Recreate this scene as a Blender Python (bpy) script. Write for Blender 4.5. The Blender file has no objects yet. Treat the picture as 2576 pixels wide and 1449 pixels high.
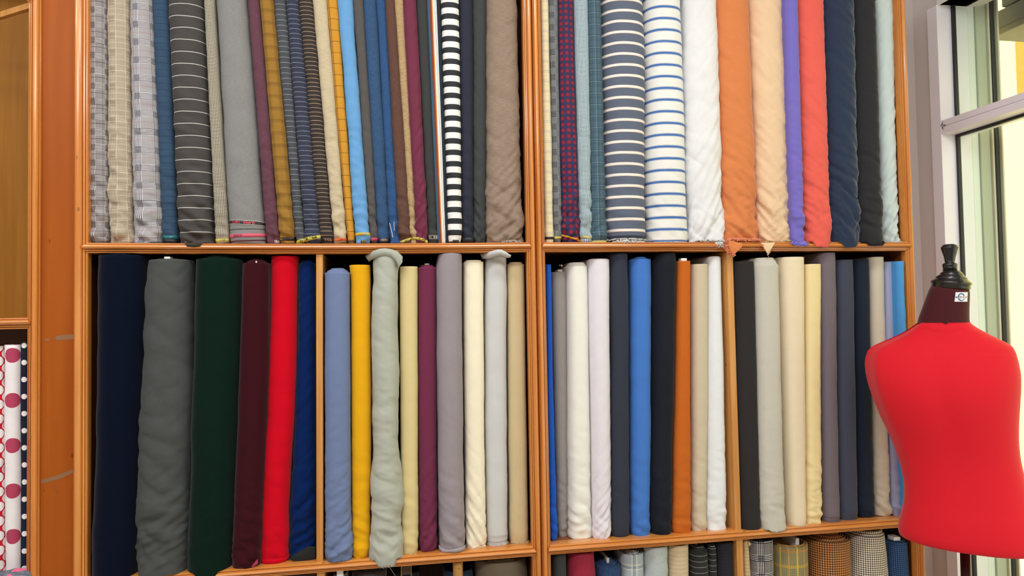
import bpy, math, random
import numpy as np
from mathutils import Matrix, Vector

# ------------------------------------------------------------------ camera, world, lights, exposure
F, CX, CY = 1750.0, 1288.0, 724.5
YAW, PITCH, ROLL = 0.1683, 0.0318, -0.0174
Z0 = 1.73                                   # lower edge of the upper shelf
CAM = np.array([0.7913, -1.9051, Z0 - 0.162])
def _axes():
    cy, sy = math.cos(YAW), math.sin(YAW); cp, sp = math.cos(PITCH), math.sin(PITCH); cr, sr = math.cos(ROLL), math.sin(ROLL)
    f = np.array([sy*cp, cy*cp, sp]); r0 = np.array([cy, -sy, 0.0]); u0 = np.cross(r0, f)
    return cr*r0 + sr*u0, -sr*r0 + cr*u0, f
RX, UX, FX = _axes()
def hit(px, py, axis, val):
    """point of the room seen at a pixel, on the plane axis = val"""
    d = FX + RX*(px-CX)/F - UX*(py-CY)/F
    return CAM + d*((val-CAM[axis])/d[axis])

scene = bpy.context.scene
C = scene.collection
cd = bpy.data.cameras.new('camera'); cam = bpy.data.objects.new('camera', cd); C.objects.link(cam)
cd.sensor_width = 36.0; cd.lens = F/2576.0*36.0; cd.clip_start = 0.05
cam.matrix_world = Matrix(((RX[0], UX[0], -FX[0], CAM[0]), (RX[1], UX[1], -FX[1], CAM[1]), (RX[2], UX[2], -FX[2], CAM[2]), (0, 0, 0, 1)))
scene.camera = cam
scene.view_settings.view_transform = 'Standard'; scene.view_settings.look = 'None'
scene.view_settings.gamma = 1.0; scene.view_settings.use_curve_mapping = False
scene.view_settings.exposure = -0.17

world = bpy.data.worlds.new('world'); scene.world = world; world.use_nodes = True
bg = world.node_tree.nodes['Background']; bg.inputs[0].default_value = (0.93, 0.97, 1.0, 1); bg.inputs[1].default_value = 2.2

def area(name, loc, rot, size, sizey, watts, col):
    l = bpy.data.lights.new(name, 'AREA'); l.shape = 'RECTANGLE'; l.size = size; l.size_y = sizey; l.energy = watts; l.color = col
    o = bpy.data.objects.new(name, l); C.objects.link(o); o.location = loc; o.rotation_euler = rot; return o
for i, x in enumerate((-1.0, 0.25, 1.5)):
    area('ceiling_lamp_light', (x, -0.95, 2.93), (math.radians(10), 0, 0), 0.9, 0.22, 11, (0.965, 0.975, 1.0))
    area('ceiling_lamp_light', (x, -2.6, 2.93), (math.radians(25), 0, 0), 1.1, 0.5, 25, (0.965, 0.975, 1.0))
sl = bpy.data.lights.new('sun', 'SUN'); sl.energy = 6.0; sl.angle = 0.01; sl.color = (1.0, 0.95, 0.86)
so = bpy.data.objects.new('sun', sl); C.objects.link(so)
so.rotation_euler = Vector((0.62, 0.25, -0.74)).to_track_quat('-Z', 'Y').to_euler()

# ------------------------------------------------------------------ material helpers
def lin(h):
    if isinstance(h, str):
        h = h.lstrip('#'); h = [int(h[i:i+2], 16)/255.0 for i in (0, 2, 4)]
        return tuple((c/12.92 if c <= 0.04045 else ((c+0.055)/1.055)**2.4) for c in h)
    return tuple(h)
class NT:
    def __init__(s, name):
        s.m = bpy.data.materials.new(name); s.m.use_nodes = True; s.t = s.m.node_tree
        s.b = s.t.nodes['Principled BSDF']
    def put(s, sock, v):
        if isinstance(v, bpy.types.NodeSocket): s.t.links.new(v, sock)
        elif isinstance(v, (tuple, list)): sock.default_value = (*v, 1) if len(v) == 3 and len(sock.default_value) == 4 else v
        else: sock.default_value = v
    def math(s, op, a, b=0.0, c=None):
        n = s.t.nodes.new('ShaderNodeMath'); n.operation = op; s.put(n.inputs[0], a); s.put(n.inputs[1], b)
        if c is not None: s.put(n.inputs[2], c)
        return n.outputs[0]
    def mix(s, f, a, b):
        n = s.t.nodes.new('ShaderNodeMix'); n.data_type = 'RGBA'
        s.put(n.inputs[0], f); s.put(n.inputs[6], lin(a) if not isinstance(a, bpy.types.NodeSocket) else a)
        s.put(n.inputs[7], lin(b) if not isinstance(b, bpy.types.NodeSocket) else b); return n.outputs[2]
    def uv(s):
        n = s.t.nodes.new('ShaderNodeUVMap'); x = s.t.nodes.new('ShaderNodeSeparateXYZ'); s.t.links.new(n.outputs[0], x.inputs[0])
        s.uvs = n.outputs[0]; return x.outputs[0], x.outputs[1]
    def coord(s, kind='Object'):
        n = s.t.nodes.new('ShaderNodeTexCoord'); return n.outputs[kind]
    def scale(s, vec, sc):
        n = s.t.nodes.new('ShaderNodeVectorMath'); n.operation = 'MULTIPLY'; s.put(n.inputs[0], vec); n.inputs[1].default_value = sc; return n.outputs[0]
    def noise(s, vec, sc=5.0, det=3.0, rough=0.55, dist=0.0):
        n = s.t.nodes.new('ShaderNodeTexNoise'); s.put(n.inputs['Vector'], vec); n.inputs['Scale'].default_value = sc
        n.inputs['Detail'].default_value = det; n.inputs['Roughness'].default_value = rough; n.inputs['Distortion'].default_value = dist; return n.outputs[0]
    def ramp(s, f, stops):
        n = s.t.nodes.new('ShaderNodeValToRGB'); e = n.color_ramp.elements
        while len(e) < len(stops): e.new(0.5)
        for k, (p, c) in enumerate(stops): e[k].position = p; e[k].color = (*lin(c), 1)
        s.put(n.inputs[0], f); return n.outputs[0]
    def bump(s, h, strength, dist=0.001):
        n = s.t.nodes.new('ShaderNodeBump'); n.inputs['Strength'].default_value = strength; n.inputs['Distance'].default_value = dist
        s.put(n.inputs['Height'], h); s.t.links.new(n.outputs[0], s.b.inputs['Normal'])
    def stripe(s, c, period, width, off=0.0):
        a = s.math('ADD', c, off + 50*period); f = s.math('FRACT', s.math('DIVIDE', a, period)); return s.math('LESS_THAN', f, width/period)
    def done(s, col, rough=0.8, sheen=0.0, spec=0.5, coat=0.0, metal=0.0):
        s.put(s.b.inputs['Base Color'], col if isinstance(col, bpy.types.NodeSocket) else lin(col))
        s.b.inputs['Roughness'].default_value = rough; s.b.inputs['Specular IOR Level'].default_value = spec; s.b.inputs['Metallic'].default_value = metal
        if sheen: s.b.inputs['Sheen Weight'].default_value = sheen; s.b.inputs['Sheen Roughness'].default_value = 0.4
        if coat: s.b.inputs['Coat Weight'].default_value = coat; s.b.inputs['Coat Roughness'].default_value = 0.12
        return s.m
def plain(name, col, rough=0.6, spec=0.5, coat=0.0, metal=0.0, var=0.06, sc=30):
    n = NT(name); c = lin(col); f = n.noise(n.coord(), sc, 3)
    return n.done(n.mix(f, tuple(x*(1-var) for x in c), tuple(min(1, x*(1+var)) for x in c)), rough, 0, spec, coat, metal)
def wood(name, dark, light, axis, rough=0.3, coat=0.35, gs=1.0, lo=0.35, hi=0.7, spec=0.5):
    """lacquered wood, grain running along the given object axis, with small knots and nail marks"""
    n = NT(name); co = n.coord(); st = [55*gs, 55*gs, 55*gs]; st[axis] = 2.2*gs
    g = n.noise(n.scale(co, st), 1.0, 5, 0.6, 0.4); st2 = [9, 9, 9]; st2[axis] = 0.8
    h = n.noise(n.scale(co, st2), 1.0, 2, 0.5, 0.3)
    f = n.math('ADD', n.math('MULTIPLY', g, 0.55), n.math('MULTIPLY', h, 0.45))
    col = n.ramp(f, [(lo, dark), (hi, light)])
    v = n.t.nodes.new('ShaderNodeTexVoronoi'); sv = [14, 14, 14]; sv[axis] = 7; n.put(v.inputs['Vector'], n.scale(co, sv))
    v.inputs['Scale'].default_value = 1.0; spot = n.math('LESS_THAN', v.outputs['Distance'], 0.045)
    col = n.mix(n.math('MULTIPLY', spot, 0.6), col, tuple(x*0.35 for x in lin(dark)))
    n.bump(g, 0.12, 0.0006)
    return n.done(col, rough, 0, spec, coat)
def fabric(name, fn, rough=0.85, sheen=0.1, weave=0.25, ws=900, wv=None, spec=0.2, mottled=0.08):
    n = NT(name); u, v = n.uv(); n.u, n.v = u, v
    col = fn(n) if callable(fn) else None
    if col is None: col = n.mix(0.0, fn, fn)
    big = n.noise(n.scale(n.uvs, (1, 1, 1)), 40, 3); w = n.noise(n.scale(n.uvs, wv or (1, 1, 1)), ws, 2)
    g = n.math('ADD', n.math('MULTIPLY', n.math('SUBTRACT', w, 0.5), mottled*2.2), n.math('MULTIPLY', n.math('SUBTRACT', big, 0.5), mottled))
    mul = n.math('ADD', 1.0, g)
    hs = n.t.nodes.new('ShaderNodeHueSaturation'); n.put(hs.inputs['Color'], col); n.put(hs.inputs['Value'], mul); hs.inputs['Saturation'].default_value = 1.0
    n.bump(w, weave, 0.0008)
    return n.done(hs.outputs[0], rough, sheen, spec)

# pattern functions ------------------------------------------------------------
def hlines(base, *ls):                      # (period, width, offset, colour) across the bolt
    def fn(n):
        c = n.mix(0.0, base, base)
        for p, w, o, k in ls: c = n.mix(n.stripe(n.v, p, w, o), c, k)
        return c
    return fn
def grid(base, hl, vl, op=1.0):             # windowpane / tartan: bands with opacity
    def fn(n):
        c = n.mix(0.0, base, base)
        for p, w, o, k, a in hl: c = n.mix(n.math('MULTIPLY', n.stripe(n.v, p, w, o), a), c, k)
        for p, w, o, k, a in vl: c = n.mix(n.math('MULTIPLY', n.stripe(n.u, p, w, o), a), c, k)
        return c
    return fn
def twill(thread, dark, light, wp, wf=None, extra=(), slope=1):
    """woven 2/2 twill; wp/wf give a dark mask from a thread index (houndstooth, glen checks)"""
    def fn(n):
        i = n.math('FLOOR', n.math('DIVIDE', n.math('ADD', n.u, 4.0), thread)); j = n.math('FLOOR', n.math('DIVIDE', n.math('ADD', n.v, 4.0), thread))
        top = n.math('LESS_THAN', n.math('MODULO', n.math('ADD', i, n.math('MULTIPLY', j, slope) if slope == 1 else n.math('SUBTRACT', 40000.0, j)), 4.0), 1.5)
        a, b = wp(n, i), (wf or wp)(n, j)
        m = n.math('ADD', n.math('MULTIPLY', top, a), n.math('MULTIPLY', n.math('SUBTRACT', 1.0, top), b))
        c = n.mix(m, light, dark)
        for kind, p, w, o, k, al in extra:
            c = n.mix(n.math('MULTIPLY', n.stripe(n.v if kind == 'h' else n.u, p, w, o), al), c, k)
        return c
    return fn
def houndstooth(thread, dark, light, k=8, extra=()):
    w = lambda n, i: n.math('LESS_THAN', n.math('MODULO', i, float(k)), k/2 - 0.5)
    return twill(thread, dark, light, w, None, extra)
def glen(thread, dark, light, P=32, extra=(), A=0.5):
    def w(n, i):
        zone = n.math('LESS_THAN', n.math('MODULO', i, float(P)), P*A - 0.5)
        a = n.math('LESS_THAN', n.math('MODULO', i, 4.0), 1.5); b = n.math('LESS_THAN', n.math('MODULO', i, 2.0), 0.5)
        return n.math('ADD', n.math('MULTIPLY', zone, a), n.math('MULTIPLY', n.math('SUBTRACT', 1.0, zone), b))
    return twill(thread, dark, light, w, None, extra)
def plaid_lines(base, dark, light, P, A, pitch, extra=(), fine=.0):
    """glen check: bands of close dark and light lines both ways over a plain ground"""
    def fn(n):
        def zone(c, o): return n.stripe(c, P, P*A, o)
        lv = n.stripe(n.v, pitch, pitch*.5); lu = n.stripe(n.u, pitch, pitch*.5); zv, zu = zone(n.v, 0), zone(n.u, P*.5)
        g = n.mix(n.math('MULTIPLY', n.stripe(n.u, pitch*.55, pitch*.27), fine), base, dark); g = n.mix(n.math('MULTIPLY', n.stripe(n.v, pitch*.55, pitch*.27), fine*.7), g, light)
        a = n.mix(lv, light, dark); b = n.mix(lu, light, dark)
        c = n.mix(zv, g, a); c = n.mix(n.math('MULTIPLY', zu, n.math('SUBTRACT', 1.0, n.math('MULTIPLY', zv, lv))), c, b)
        for kind, p, w, o, k, al in extra: c = n.mix(n.math('MULTIPLY', n.stripe(n.v if kind == 'h' else n.u, p, w, o), al), c, k)
        return c
    return fn
def gingham(p, c0, c1, c2):                 # c0 ground, c1 one stripe, c2 both
    def fn(n):
        a = n.stripe(n.u, p, p/2); b = n.stripe(n.v, p, p/2)
        c = n.mix(n.math('MAXIMUM', a, b), c0, c1); return n.mix(n.math('MULTIPLY', a, b), c, c2)
    return fn
def dots(base, dot, p, r, half=True, offu=0.0, dot2=None, py=None):
    py = py or p
    def fn(n):
        def lay(ou, ov):
            x = n.math('SUBTRACT', n.math('FRACT', n.math('DIVIDE', n.math('ADD', n.u, ou+4*p), p)), 0.5)
            y = n.math('SUBTRACT', n.math('FRACT', n.math('DIVIDE', n.math('ADD', n.v, ov+4*py), py)), 0.5)
            x = n.math('MULTIPLY', x, p); y = n.math('MULTIPLY', y, py)
            d = n.math('SQRT', n.math('ADD', n.math('MULTIPLY', x, x), n.math('MULTIPLY', y, y))); return n.math('LESS_THAN', d, r)
        c = n.mix(lay(offu, 0), base, dot)
        if half: c = n.mix(lay(offu+p/2, py/2), c, dot2 or dot)
        return c
    return fn
def heather(a, b, sc=(90, 900, 1), lo=.35, hi=.65):
    def fn(n): return n.ramp(n.noise(n.scale(n.uvs, sc), 1.0, 3, 0.7), [(lo, a), (hi, b)])
    return fn

# ------------------------------------------------------------------ object helpers
def tag(o, label=None, cat=None, group=None, kind=None):
    if label: o['label'] = label
    if cat: o['category'] = cat
    if group: o['group'] = group
    if kind: o['kind'] = kind
    return o
def empty(name, loc, label=None, cat=None, group=None, parent=None):
    o = bpy.data.objects.new(name, None); C.objects.link(o); o.location = loc; o.empty_display_size = 0.05
    tag(o, label, cat, group)
    if parent: o.parent = parent
    return o
def mesh_obj(name, verts, faces, m, parent=None, smooth=False, uvs=None, origin=None, kind=None):
    """verts are in room coordinates; the object's origin goes to its parent's or to the given point"""
    v = np.asarray(verts, float)
    if parent is not None:
        org = world_of(parent)
    else: org = np.array(origin if origin is not None else (0, 0, 0), float)
    me = bpy.data.meshes.new(name); me.from_pydata((v-org).tolist(), [], faces if isinstance(faces, list) else faces.tolist())
    if uvs is not None:
        ul = me.uv_layers.new(name='UVMap'); idx = np.zeros(len(me.loops), dtype=np.int32); me.loops.foreach_get('vertex_index', idx)
        ul.data.foreach_set('uv', np.asarray(uvs, np.float32)[idx].ravel())
    if smooth: me.polygons.foreach_set('use_smooth', [True]*len(me.polygons))
    me.materials.append(m); me.update()
    o = bpy.data.objects.new(name, me); C.objects.link(o)
    if parent is not None: o.parent = parent
    else: o.location = org
    if kind: o['kind'] = kind
    return o
def world_of(o):
    p = np.zeros(3)
    while o is not None: p = p + np.array(o.location); o = o.parent
    return p
class MB:
    def __init__(s): s.v = []; s.f = []
    def add(s, v, f): k = len(s.v); s.v += [tuple(map(float, p)) for p in v]; s.f += [tuple(i+k for i in q) for q in f]; return s
    def box(s, x0, x1, y0, y1, z0, z1, b=0.0):
        if b <= 0:
            return s.add([(x, y, z) for z in (z0, z1) for x, y in ((x0, y0), (x1, y0), (x1, y1), (x0, y1))],
                         [(3, 2, 1, 0), (4, 5, 6, 7), (0, 1, 5, 4), (1, 2, 6, 5), (2, 3, 7, 6), (3, 0, 4, 7)])
        ring = lambda i, z: [(x0+i, y0+b, z), (x0+b, y0+i, z), (x1-b, y0+i, z), (x1-i, y0+b, z), (x1-i, y1-b, z), (x1-b, y1-i, z), (x0+b, y1-i, z), (x0+i, y1-b, z)]
        inn = lambda z: [(x0+b, y0+b, z), (x0+b, y0+b, z), (x1-b, y0+b, z), (x1-b, y0+b, z), (x1-b, y1-b, z), (x1-b, y1-b, z), (x0+b, y1-b, z), (x0+b, y1-b, z)]
        rs = [ring(0, z0+b), ring(0, z1-b)]
        low = [(x0+b, y0+b, z0), (x1-b, y0+b, z0), (x1-b, y1-b, z0), (x0+b, y1-b, z0)]; up = [(p[0], p[1], z1) for p in low]
        v = rs[0]+rs[1]+low+up; f = []
        for i in range(8): j = (i+1) % 8; f.append((i, j, 8+j, 8+i))
        for (base, c, top) in ((0, 16, False), (8, 20, True)):
            quads = [(base+1, base+2, c+1, c), (base+3, base+4, c+2, c+1), (base+5, base+6, c+3, c+2), (base+7, base+0, c, c+3)]
            tris = [(base+0, base+1, c), (base+2, base+3, c+1), (base+4, base+5, c+2), (base+6, base+7, c+3)]
            cap = [(c, c+1, c+2, c+3)]
            for q in quads+tris+cap: f.append(q if top else tuple(reversed(q)))
        return s.add(v, f)
    def obj(s, name, m, parent=None, smooth=False, origin=None, kind=None):
        return mesh_obj(name, s.v, s.f, m, parent, smooth, None, origin, kind)
def tube(pts, rad, seg=8, cap=True):
    pts = [np.array(p, float) for p in pts]; n = len(pts); V = []; Fc = []
    rad = rad if isinstance(rad, (list, tuple, np.ndarray)) else [rad]*n
    up = np.array([0.0, 0, 1])
    for i, p in enumerate(pts):
        d = pts[min(i+1, n-1)]-pts[max(i-1, 0)]; d = d/(np.linalg.norm(d)+1e-9)
        a = np.cross(d, up if abs(d[2]) < .9 else np.array([1.0, 0, 0])); a /= np.linalg.norm(a)+1e-9; b = np.cross(d, a)
        for k in range(seg): t = 2*math.pi*k/seg; V.append(p+rad[i]*(a*math.cos(t)+b*math.sin(t)))
    for i in range(n-1):
        for k in range(seg): l = (k+1) % seg; Fc.append((i*seg+k, (i+1)*seg+k, (i+1)*seg+l, i*seg+l))
    if cap: Fc.append(tuple(range(seg))); Fc.append(tuple(reversed(range((n-1)*seg, n*seg))))
    return V, Fc
def lathe(prof, cx, cy, seg=40, sx=1.0, sy=1.0):
    V = []; Fc = []
    for r, z in prof:
        for k in range(seg): t = 2*math.pi*k/seg; V.append((cx+r*sx*math.cos(t), cy+r*sy*math.sin(t), z))
    for i in range(len(prof)-1):
        for k in range(seg): l = (k+1) % seg; Fc.append((i*seg+k, i*seg+l, (i+1)*seg+l, (i+1)*seg+k))
    Fc.append(tuple(reversed(range(seg)))); Fc.append(tuple(range((len(prof)-1)*seg, len(prof)*seg)))
    return V, Fc
_txt = {}
def text_shape(s):
    """flat outline of a word from the built-in font: points with height about 1, and its faces"""
    if s in _txt: return _txt[s]
    cu = bpy.data.curves.new('word', 'FONT'); cu.body = s; cu.size = 1.4; cu.offset = 0.02; cu.resolution_u = 2
    o = bpy.data.objects.new('word', cu); C.objects.link(o); dg = bpy.context.evaluated_depsgraph_get(); dg.update()
    me = bpy.data.meshes.new_from_object(o.evaluated_get(dg)); v = np.array([x.co[:] for x in me.vertices]); f = [tuple(p.vertices) for p in me.polygons]
    bpy.data.objects.remove(o); bpy.data.curves.remove(cu); bpy.data.meshes.remove(me)
    v = v[:, :2]; v = v-(v.min(0)+v.max(0))/2
    _txt[s] = (v, f); return _txt[s]

# ------------------------------------------------------------------ cloth noise
_rng = np.random.RandomState(7); _P = _rng.permutation(512); _G = _rng.uniform(-1, 1, (512, 2)); _G /= np.linalg.norm(_G, axis=1)[:, None]
def perlin(x, y, seed=0):
    xi = np.floor(x).astype(int); yi = np.floor(y).astype(int); xf = x-xi; yf = y-yi
    def g(i, j, dx, dy): h = _G[_P[(_P[(i+seed*37) & 511]+j) & 511]]; return h[..., 0]*dx+h[..., 1]*dy
    s = xf*xf*xf*(xf*(xf*6-15)+10); t = yf*yf*yf*(yf*(yf*6-15)+10)
    a = g(xi, yi, xf, yf)*(1-s)+g(xi+1, yi, xf-1, yf)*s; b = g(xi, yi+1, xf, yf-1)*(1-s)+g(xi+1, yi+1, xf-1, yf-1)*s
    return (a*(1-t)+b*t)*1.5
def sstep(a, b, x): t = np.clip((x-a)/(b-a), 0, 1); return t*t*(3-2*t)

class Bolt:
    """One bolt of cloth: a stadium section wound round a board (or round roll), swept up through keyframes
    (z, left x, right x); folds and puckers are pressed into the surface, more of them towards the foot."""
    def __init__(s, keys, yf, zb, zt, depth=0.16, rnd=0.8, wr=0.4, low=0.5, slant=0.3, seed=1, zfront=None, shelf_z=None, rows=None, pinch=0.0, fine=1.0, soft=0.3, big=0.0, power=0.85, extend=True):
        keys = sorted(keys); z = np.array([k[0] for k in keys]); xl = np.array([k[1] for k in keys]); xr = np.array([k[2] for k in keys])
        zb0 = min(zb, zfront) if zfront is not None else zb
        M = rows or int(60+110*min(1, wr+low)); M = int(M*min(1.0, (zt-zb)/0.7)+8)
        tt = np.linspace(0, 1, M); Z = zb+(zt-zb)*tt
        def ext(a):
            r = np.interp(Z, z, a)
            if len(z) > 1 and extend:
                r = np.where(Z < z[0], a[0]+(Z-z[0])*(a[1]-a[0])/(z[1]-z[0]), r); r = np.where(Z > z[-1], a[-1]+(Z-z[-1])*(a[-1]-a[-2])/(z[-1]-z[-2]), r)
            if len(z) > 2:
                k = max(1, M//25); ker = np.ones(2*k+1)/(2*k+1); r = np.convolve(np.pad(r, k, 'edge'), ker, 'valid')
            return r
        XL, XR = ext(xl), ext(xr); A = (XR-XL)/2; Xc = (XR+XL)/2; am = float(A.mean())
        b = min(am*rnd, depth/2); nf = 34 if am > 0.018 else 24
        th = np.linspace(-math.pi/2, math.pi/2, nf); fx = np.sign(np.sin(th))*np.abs(np.sin(th))**power; fy = b*(1-np.cos(th))
        ns = 7; ys = np.linspace(b, max(b+1e-4, depth-b), ns)[1:]
        thb = np.linspace(math.pi/2, -math.pi/2, 8)[1:-1]
        fx = np.concatenate([fx, np.ones(ns-1), np.sin(thb), -np.ones(ns-1)[::-1]]); fy = np.concatenate([fy, ys, depth-b+b*np.cos(thb), ys[::-1]])
        n = len(fx); px = fx*am; seg = np.hypot(np.diff(px, append=px[0]), np.diff(fy, append=fy[0])); U = np.concatenate([[0], np.cumsum(seg)[:-1]]); U = U-U[nf//2]
        s.U = U; s.n = n; s.M = M; s.nf = nf; s.Z = Z; s.zb = zb; s.am = am; s.per = seg.sum()
        # normals of the section
        dx = np.roll(px, -1)-np.roll(px, 1); dy = np.roll(fy, -1)-np.roll(fy, 1); L = np.hypot(dx, dy)+1e-9; nx, ny = dy/L, -dx/L
        s.nx, s.ny = nx, ny
        UU, ZZ = np.meshgrid(U, Z-zb); sd = seed
        foot = np.exp(-ZZ/0.11); topw = np.exp(-((zt-zb)-ZZ)/0.06)
        w = wr*0.55+low*foot*1.5
        k1 = perlin(UU*(14*fine)+3*sd, (ZZ+slant*UU)*(38*fine)+sd, sd); k2 = perlin(UU*(24*fine)+5*sd, (ZZ-slant*0.6*UU)*(70*fine), sd+3); k3 = perlin(UU*9+sd, (ZZ+slant*1.3*UU)*20, sd+5)
        ridge = 1.5*(0.35-np.abs(k1)**0.8)+0.5*k1; r3 = np.abs(k3)**0.75-0.4
        frontw = 0.35+0.65*np.clip(-ny[None, :], 0, 1)
        d = w*(0.0050*ridge+0.0022*k2+0.0105*r3)*frontw*min(1.0, am/0.022+0.25)
        d += soft*0.0035*perlin(UU*6+sd, ZZ*5+sd, sd+9)+soft*0.0016*perlin(UU*11, ZZ*(16)+sd, sd+11)
        d += big*0.014*(np.abs(perlin(UU*7+sd*2, (ZZ+0.5*UU)*15, sd+2))**0.7-0.35)*np.clip(foot*1.6+0.35, 0, 1)
        d -= 0.002*np.exp(-ZZ/0.006)
        if pinch: d += pinch*0.004*np.cos(ZZ*55+sd)*np.exp(-((zt-zb)-ZZ)/0.1)
        if zfront is not None: d = d*(0.25+0.75*sstep(0.0, 0.07, ZZ))
        X = Xc[:, None]+fx[None, :]*A[:, None]+nx[None, :]*d
        Y = yf+fy[None, :]+ny[None, :]*d+0*A[:, None]
        ZZZ = np.repeat(Z[:, None], n, 1).copy()
        if zfront is not None:                 # the hem hangs over the edge of the shelf
            fyb = np.broadcast_to(fy[None, :], ZZZ.shape); wgt = sstep(0.0080, 0.0015, fyb)*sstep(zb+0.10, zb, ZZZ); ZZZ = ZZZ+(zfront-zb)*wgt
        ZZZ = ZZZ+0.0025*low*perlin(UU*20+sd, UU*0+sd, sd)*np.exp(-ZZ/0.02)
        if shelf_z is not None: ZZZ = np.where(np.broadcast_to(fy[None, :], ZZZ.shape) > (0.0080 if zfront is not None else -1), np.maximum(ZZZ, shelf_z+0.0005), ZZZ)
        s.V = np.stack([X, Y, ZZZ], -1); s.UV = np.stack([UU, ZZ], -1); s.yf = yf; s.depth = depth; s.Xc = Xc; s.A = A; s.zt = zt; s.fx = fx; s.fy = fy
    def ctr(s): return np.array([s.Xc[-1], s.yf+s.depth/2, s.zt])
    def quads(s, rows, n, off=0):
        i = np.arange(rows-1)[:, None]*n; k = np.arange(n)[None, :]; l = (k+1) % n
        return np.stack([i+k, i+l, i+n+l, i+n+k], -1).reshape(-1, 4)+off
    def build(s, name, m, parent=None, origin=None, rim=0.004):
        n, M = s.n, s.M; V = s.V.reshape(-1, 3); UV = s.UV.reshape(-1, 2)
        c = s.ctr(); fl = s.V[-1]; inner = c+(fl-c)*(1-rim/max(s.am, .01)); inner[:, 2] = fl[:, 2]-0.0005; low = inner.copy(); low[:, 2] -= 0.012
        V = np.concatenate([V, inner, low, [low.mean(0)], s.V[0], [s.V[0].mean(0)]])
        ut = s.UV[-1]; UV = np.concatenate([UV, ut, ut, [ut.mean(0)], s.UV[0], [s.UV[0].mean(0)]])
        q = s.quads(M+2, n).tolist(); base = (M+2)*n; k0 = (M+1)*n
        q += [(k0+k, k0+(k+1) % n, base) for k in range(n)]
        b0 = base+1; q += [(b0+(k+1) % n, b0+k, b0+n) for k in range(n)]
        return mesh_obj(name, V, q, m, parent, True, UV, origin)
    def P(s, u, z, off=0.001):
        """point on the cloth at arc length u from the front centre line and height z"""
        u = np.asarray(u, float); z = np.asarray(z, float); iu = np.interp(u, s.U, np.arange(s.n)); iz = np.interp(z, s.Z, np.arange(s.M))
        a = np.clip(np.floor(iu).astype(int), 0, s.n-2); b = np.clip(np.floor(iz).astype(int), 0, s.M-2); fa = (iu-a)[..., None]; fb = (iz-b)[..., None]
        p = s.V[b, a]*(1-fa)*(1-fb)+s.V[b, a+1]*fa*(1-fb)+s.V[b+1, a]*(1-fa)*fb+s.V[b+1, a+1]*fa*fb
        nn = np.stack([s.nx[a]*(1-fa[..., 0])+s.nx[a+1]*fa[..., 0], s.ny[a]*(1-fa[..., 0])+s.ny[a+1]*fa[..., 0], 0*u], -1)
        return p+nn*off
    def uz(s, px, py):
        """arc length and height on the front of the cloth at a pixel of the photograph (its depth plane)"""
        p = hit(px, py, 1, s.yf+0.004); i = np.argmin(abs(s.Z-p[2])); fr = s.V[i, :s.nf, 0]; u = np.interp(p[0], fr, s.U[:s.nf]); return u, p[2]
    def band(s, name, m, z, h, parent, tilt=0.0, u0=None, u1=None, off=0.0012, wave=0.0):
        ua = s.U[0]*0.98 if u0 is None else u0; ub = s.U[s.nf-1]*0.98 if u1 is None else u1; k = 22; u = np.linspace(ua, ub, k)
        V = []; 
        for zz in (z-h/2, z+h/2):
            for o in (off, ): V.append(s.P(u, zz+tilt*u+wave*np.sin(u*90), o))
        V.append(s.P(u, z+h/2+tilt*u+wave*np.sin(u*90), off*0.2)); V.insert(0, s.P(u, z-h/2+tilt*u+wave*np.sin(u*90), off*0.2))
        V = np.array(V).reshape(-1, 3); UV = np.concatenate([np.stack([u, u*0+r*h/3], -1) for r in range(4)])
        f = [(r*k+i, r*k+i+1, (r+1)*k+i+1, (r+1)*k+i) for r in range(3) for i in range(k-1)]
        return mesh_obj(name, V, f, m, parent, True, UV)
    def word(s, text, m, u, z, h, parent, flip=True, tilt=0.0, name='lettering', sx=1.0):
        v, f = text_shape(text); v = v*h
        v = v*np.array([sx, 1.0])
        if flip: v = -v
        V = s.P(u+v[:, 0], z+v[:, 1]+tilt*v[:, 0], 0.0016); return mesh_obj(name, V, f, m, parent)
    def fray(s, name, m, parent, z=None, ln=0.008, cnt=90, u0=None, u1=None, rad=0.0006, seed=1, curl=0.5, tilt=0.0, outw=0.004):
        """loose threads along the hem, joined as one part"""
        r = random.Random(seed); mb = MB(); ua = s.U[0]*0.9 if u0 is None else u0; ub = s.U[s.nf-1]*0.9 if u1 is None else u1
        for k in range(cnt):
            u = ua+(ub-ua)*(k+r.random())/cnt; zz = (s.Z[1] if z is None else z)+tilt*u
            p = s.P(u, zz, 0.0003); 
            if z is None: 
                i = int(np.clip(np.interp(u, s.U, np.arange(s.n)), 0, s.n-1)); p[2] = s.V[0, i, 2]+0.002
            l = ln*r.uniform(.5, 1.1); pts = [p]; dx = r.uniform(-curl, curl); oy = r.uniform(.2, 1)
            for t in (0.4, 0.75, 1.0):
                pts.append(p+np.array([dx*l*t+r.uniform(-1, 1)*l*curl*.35, -outw*oy*math.sin(t*2.2), -l*t*(1-curl*.4*r.random())]))
            mb.add(*tube(pts, rad, 3, False))
        return mb.obj(name, m, parent, True, kind='stuff')
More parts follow.
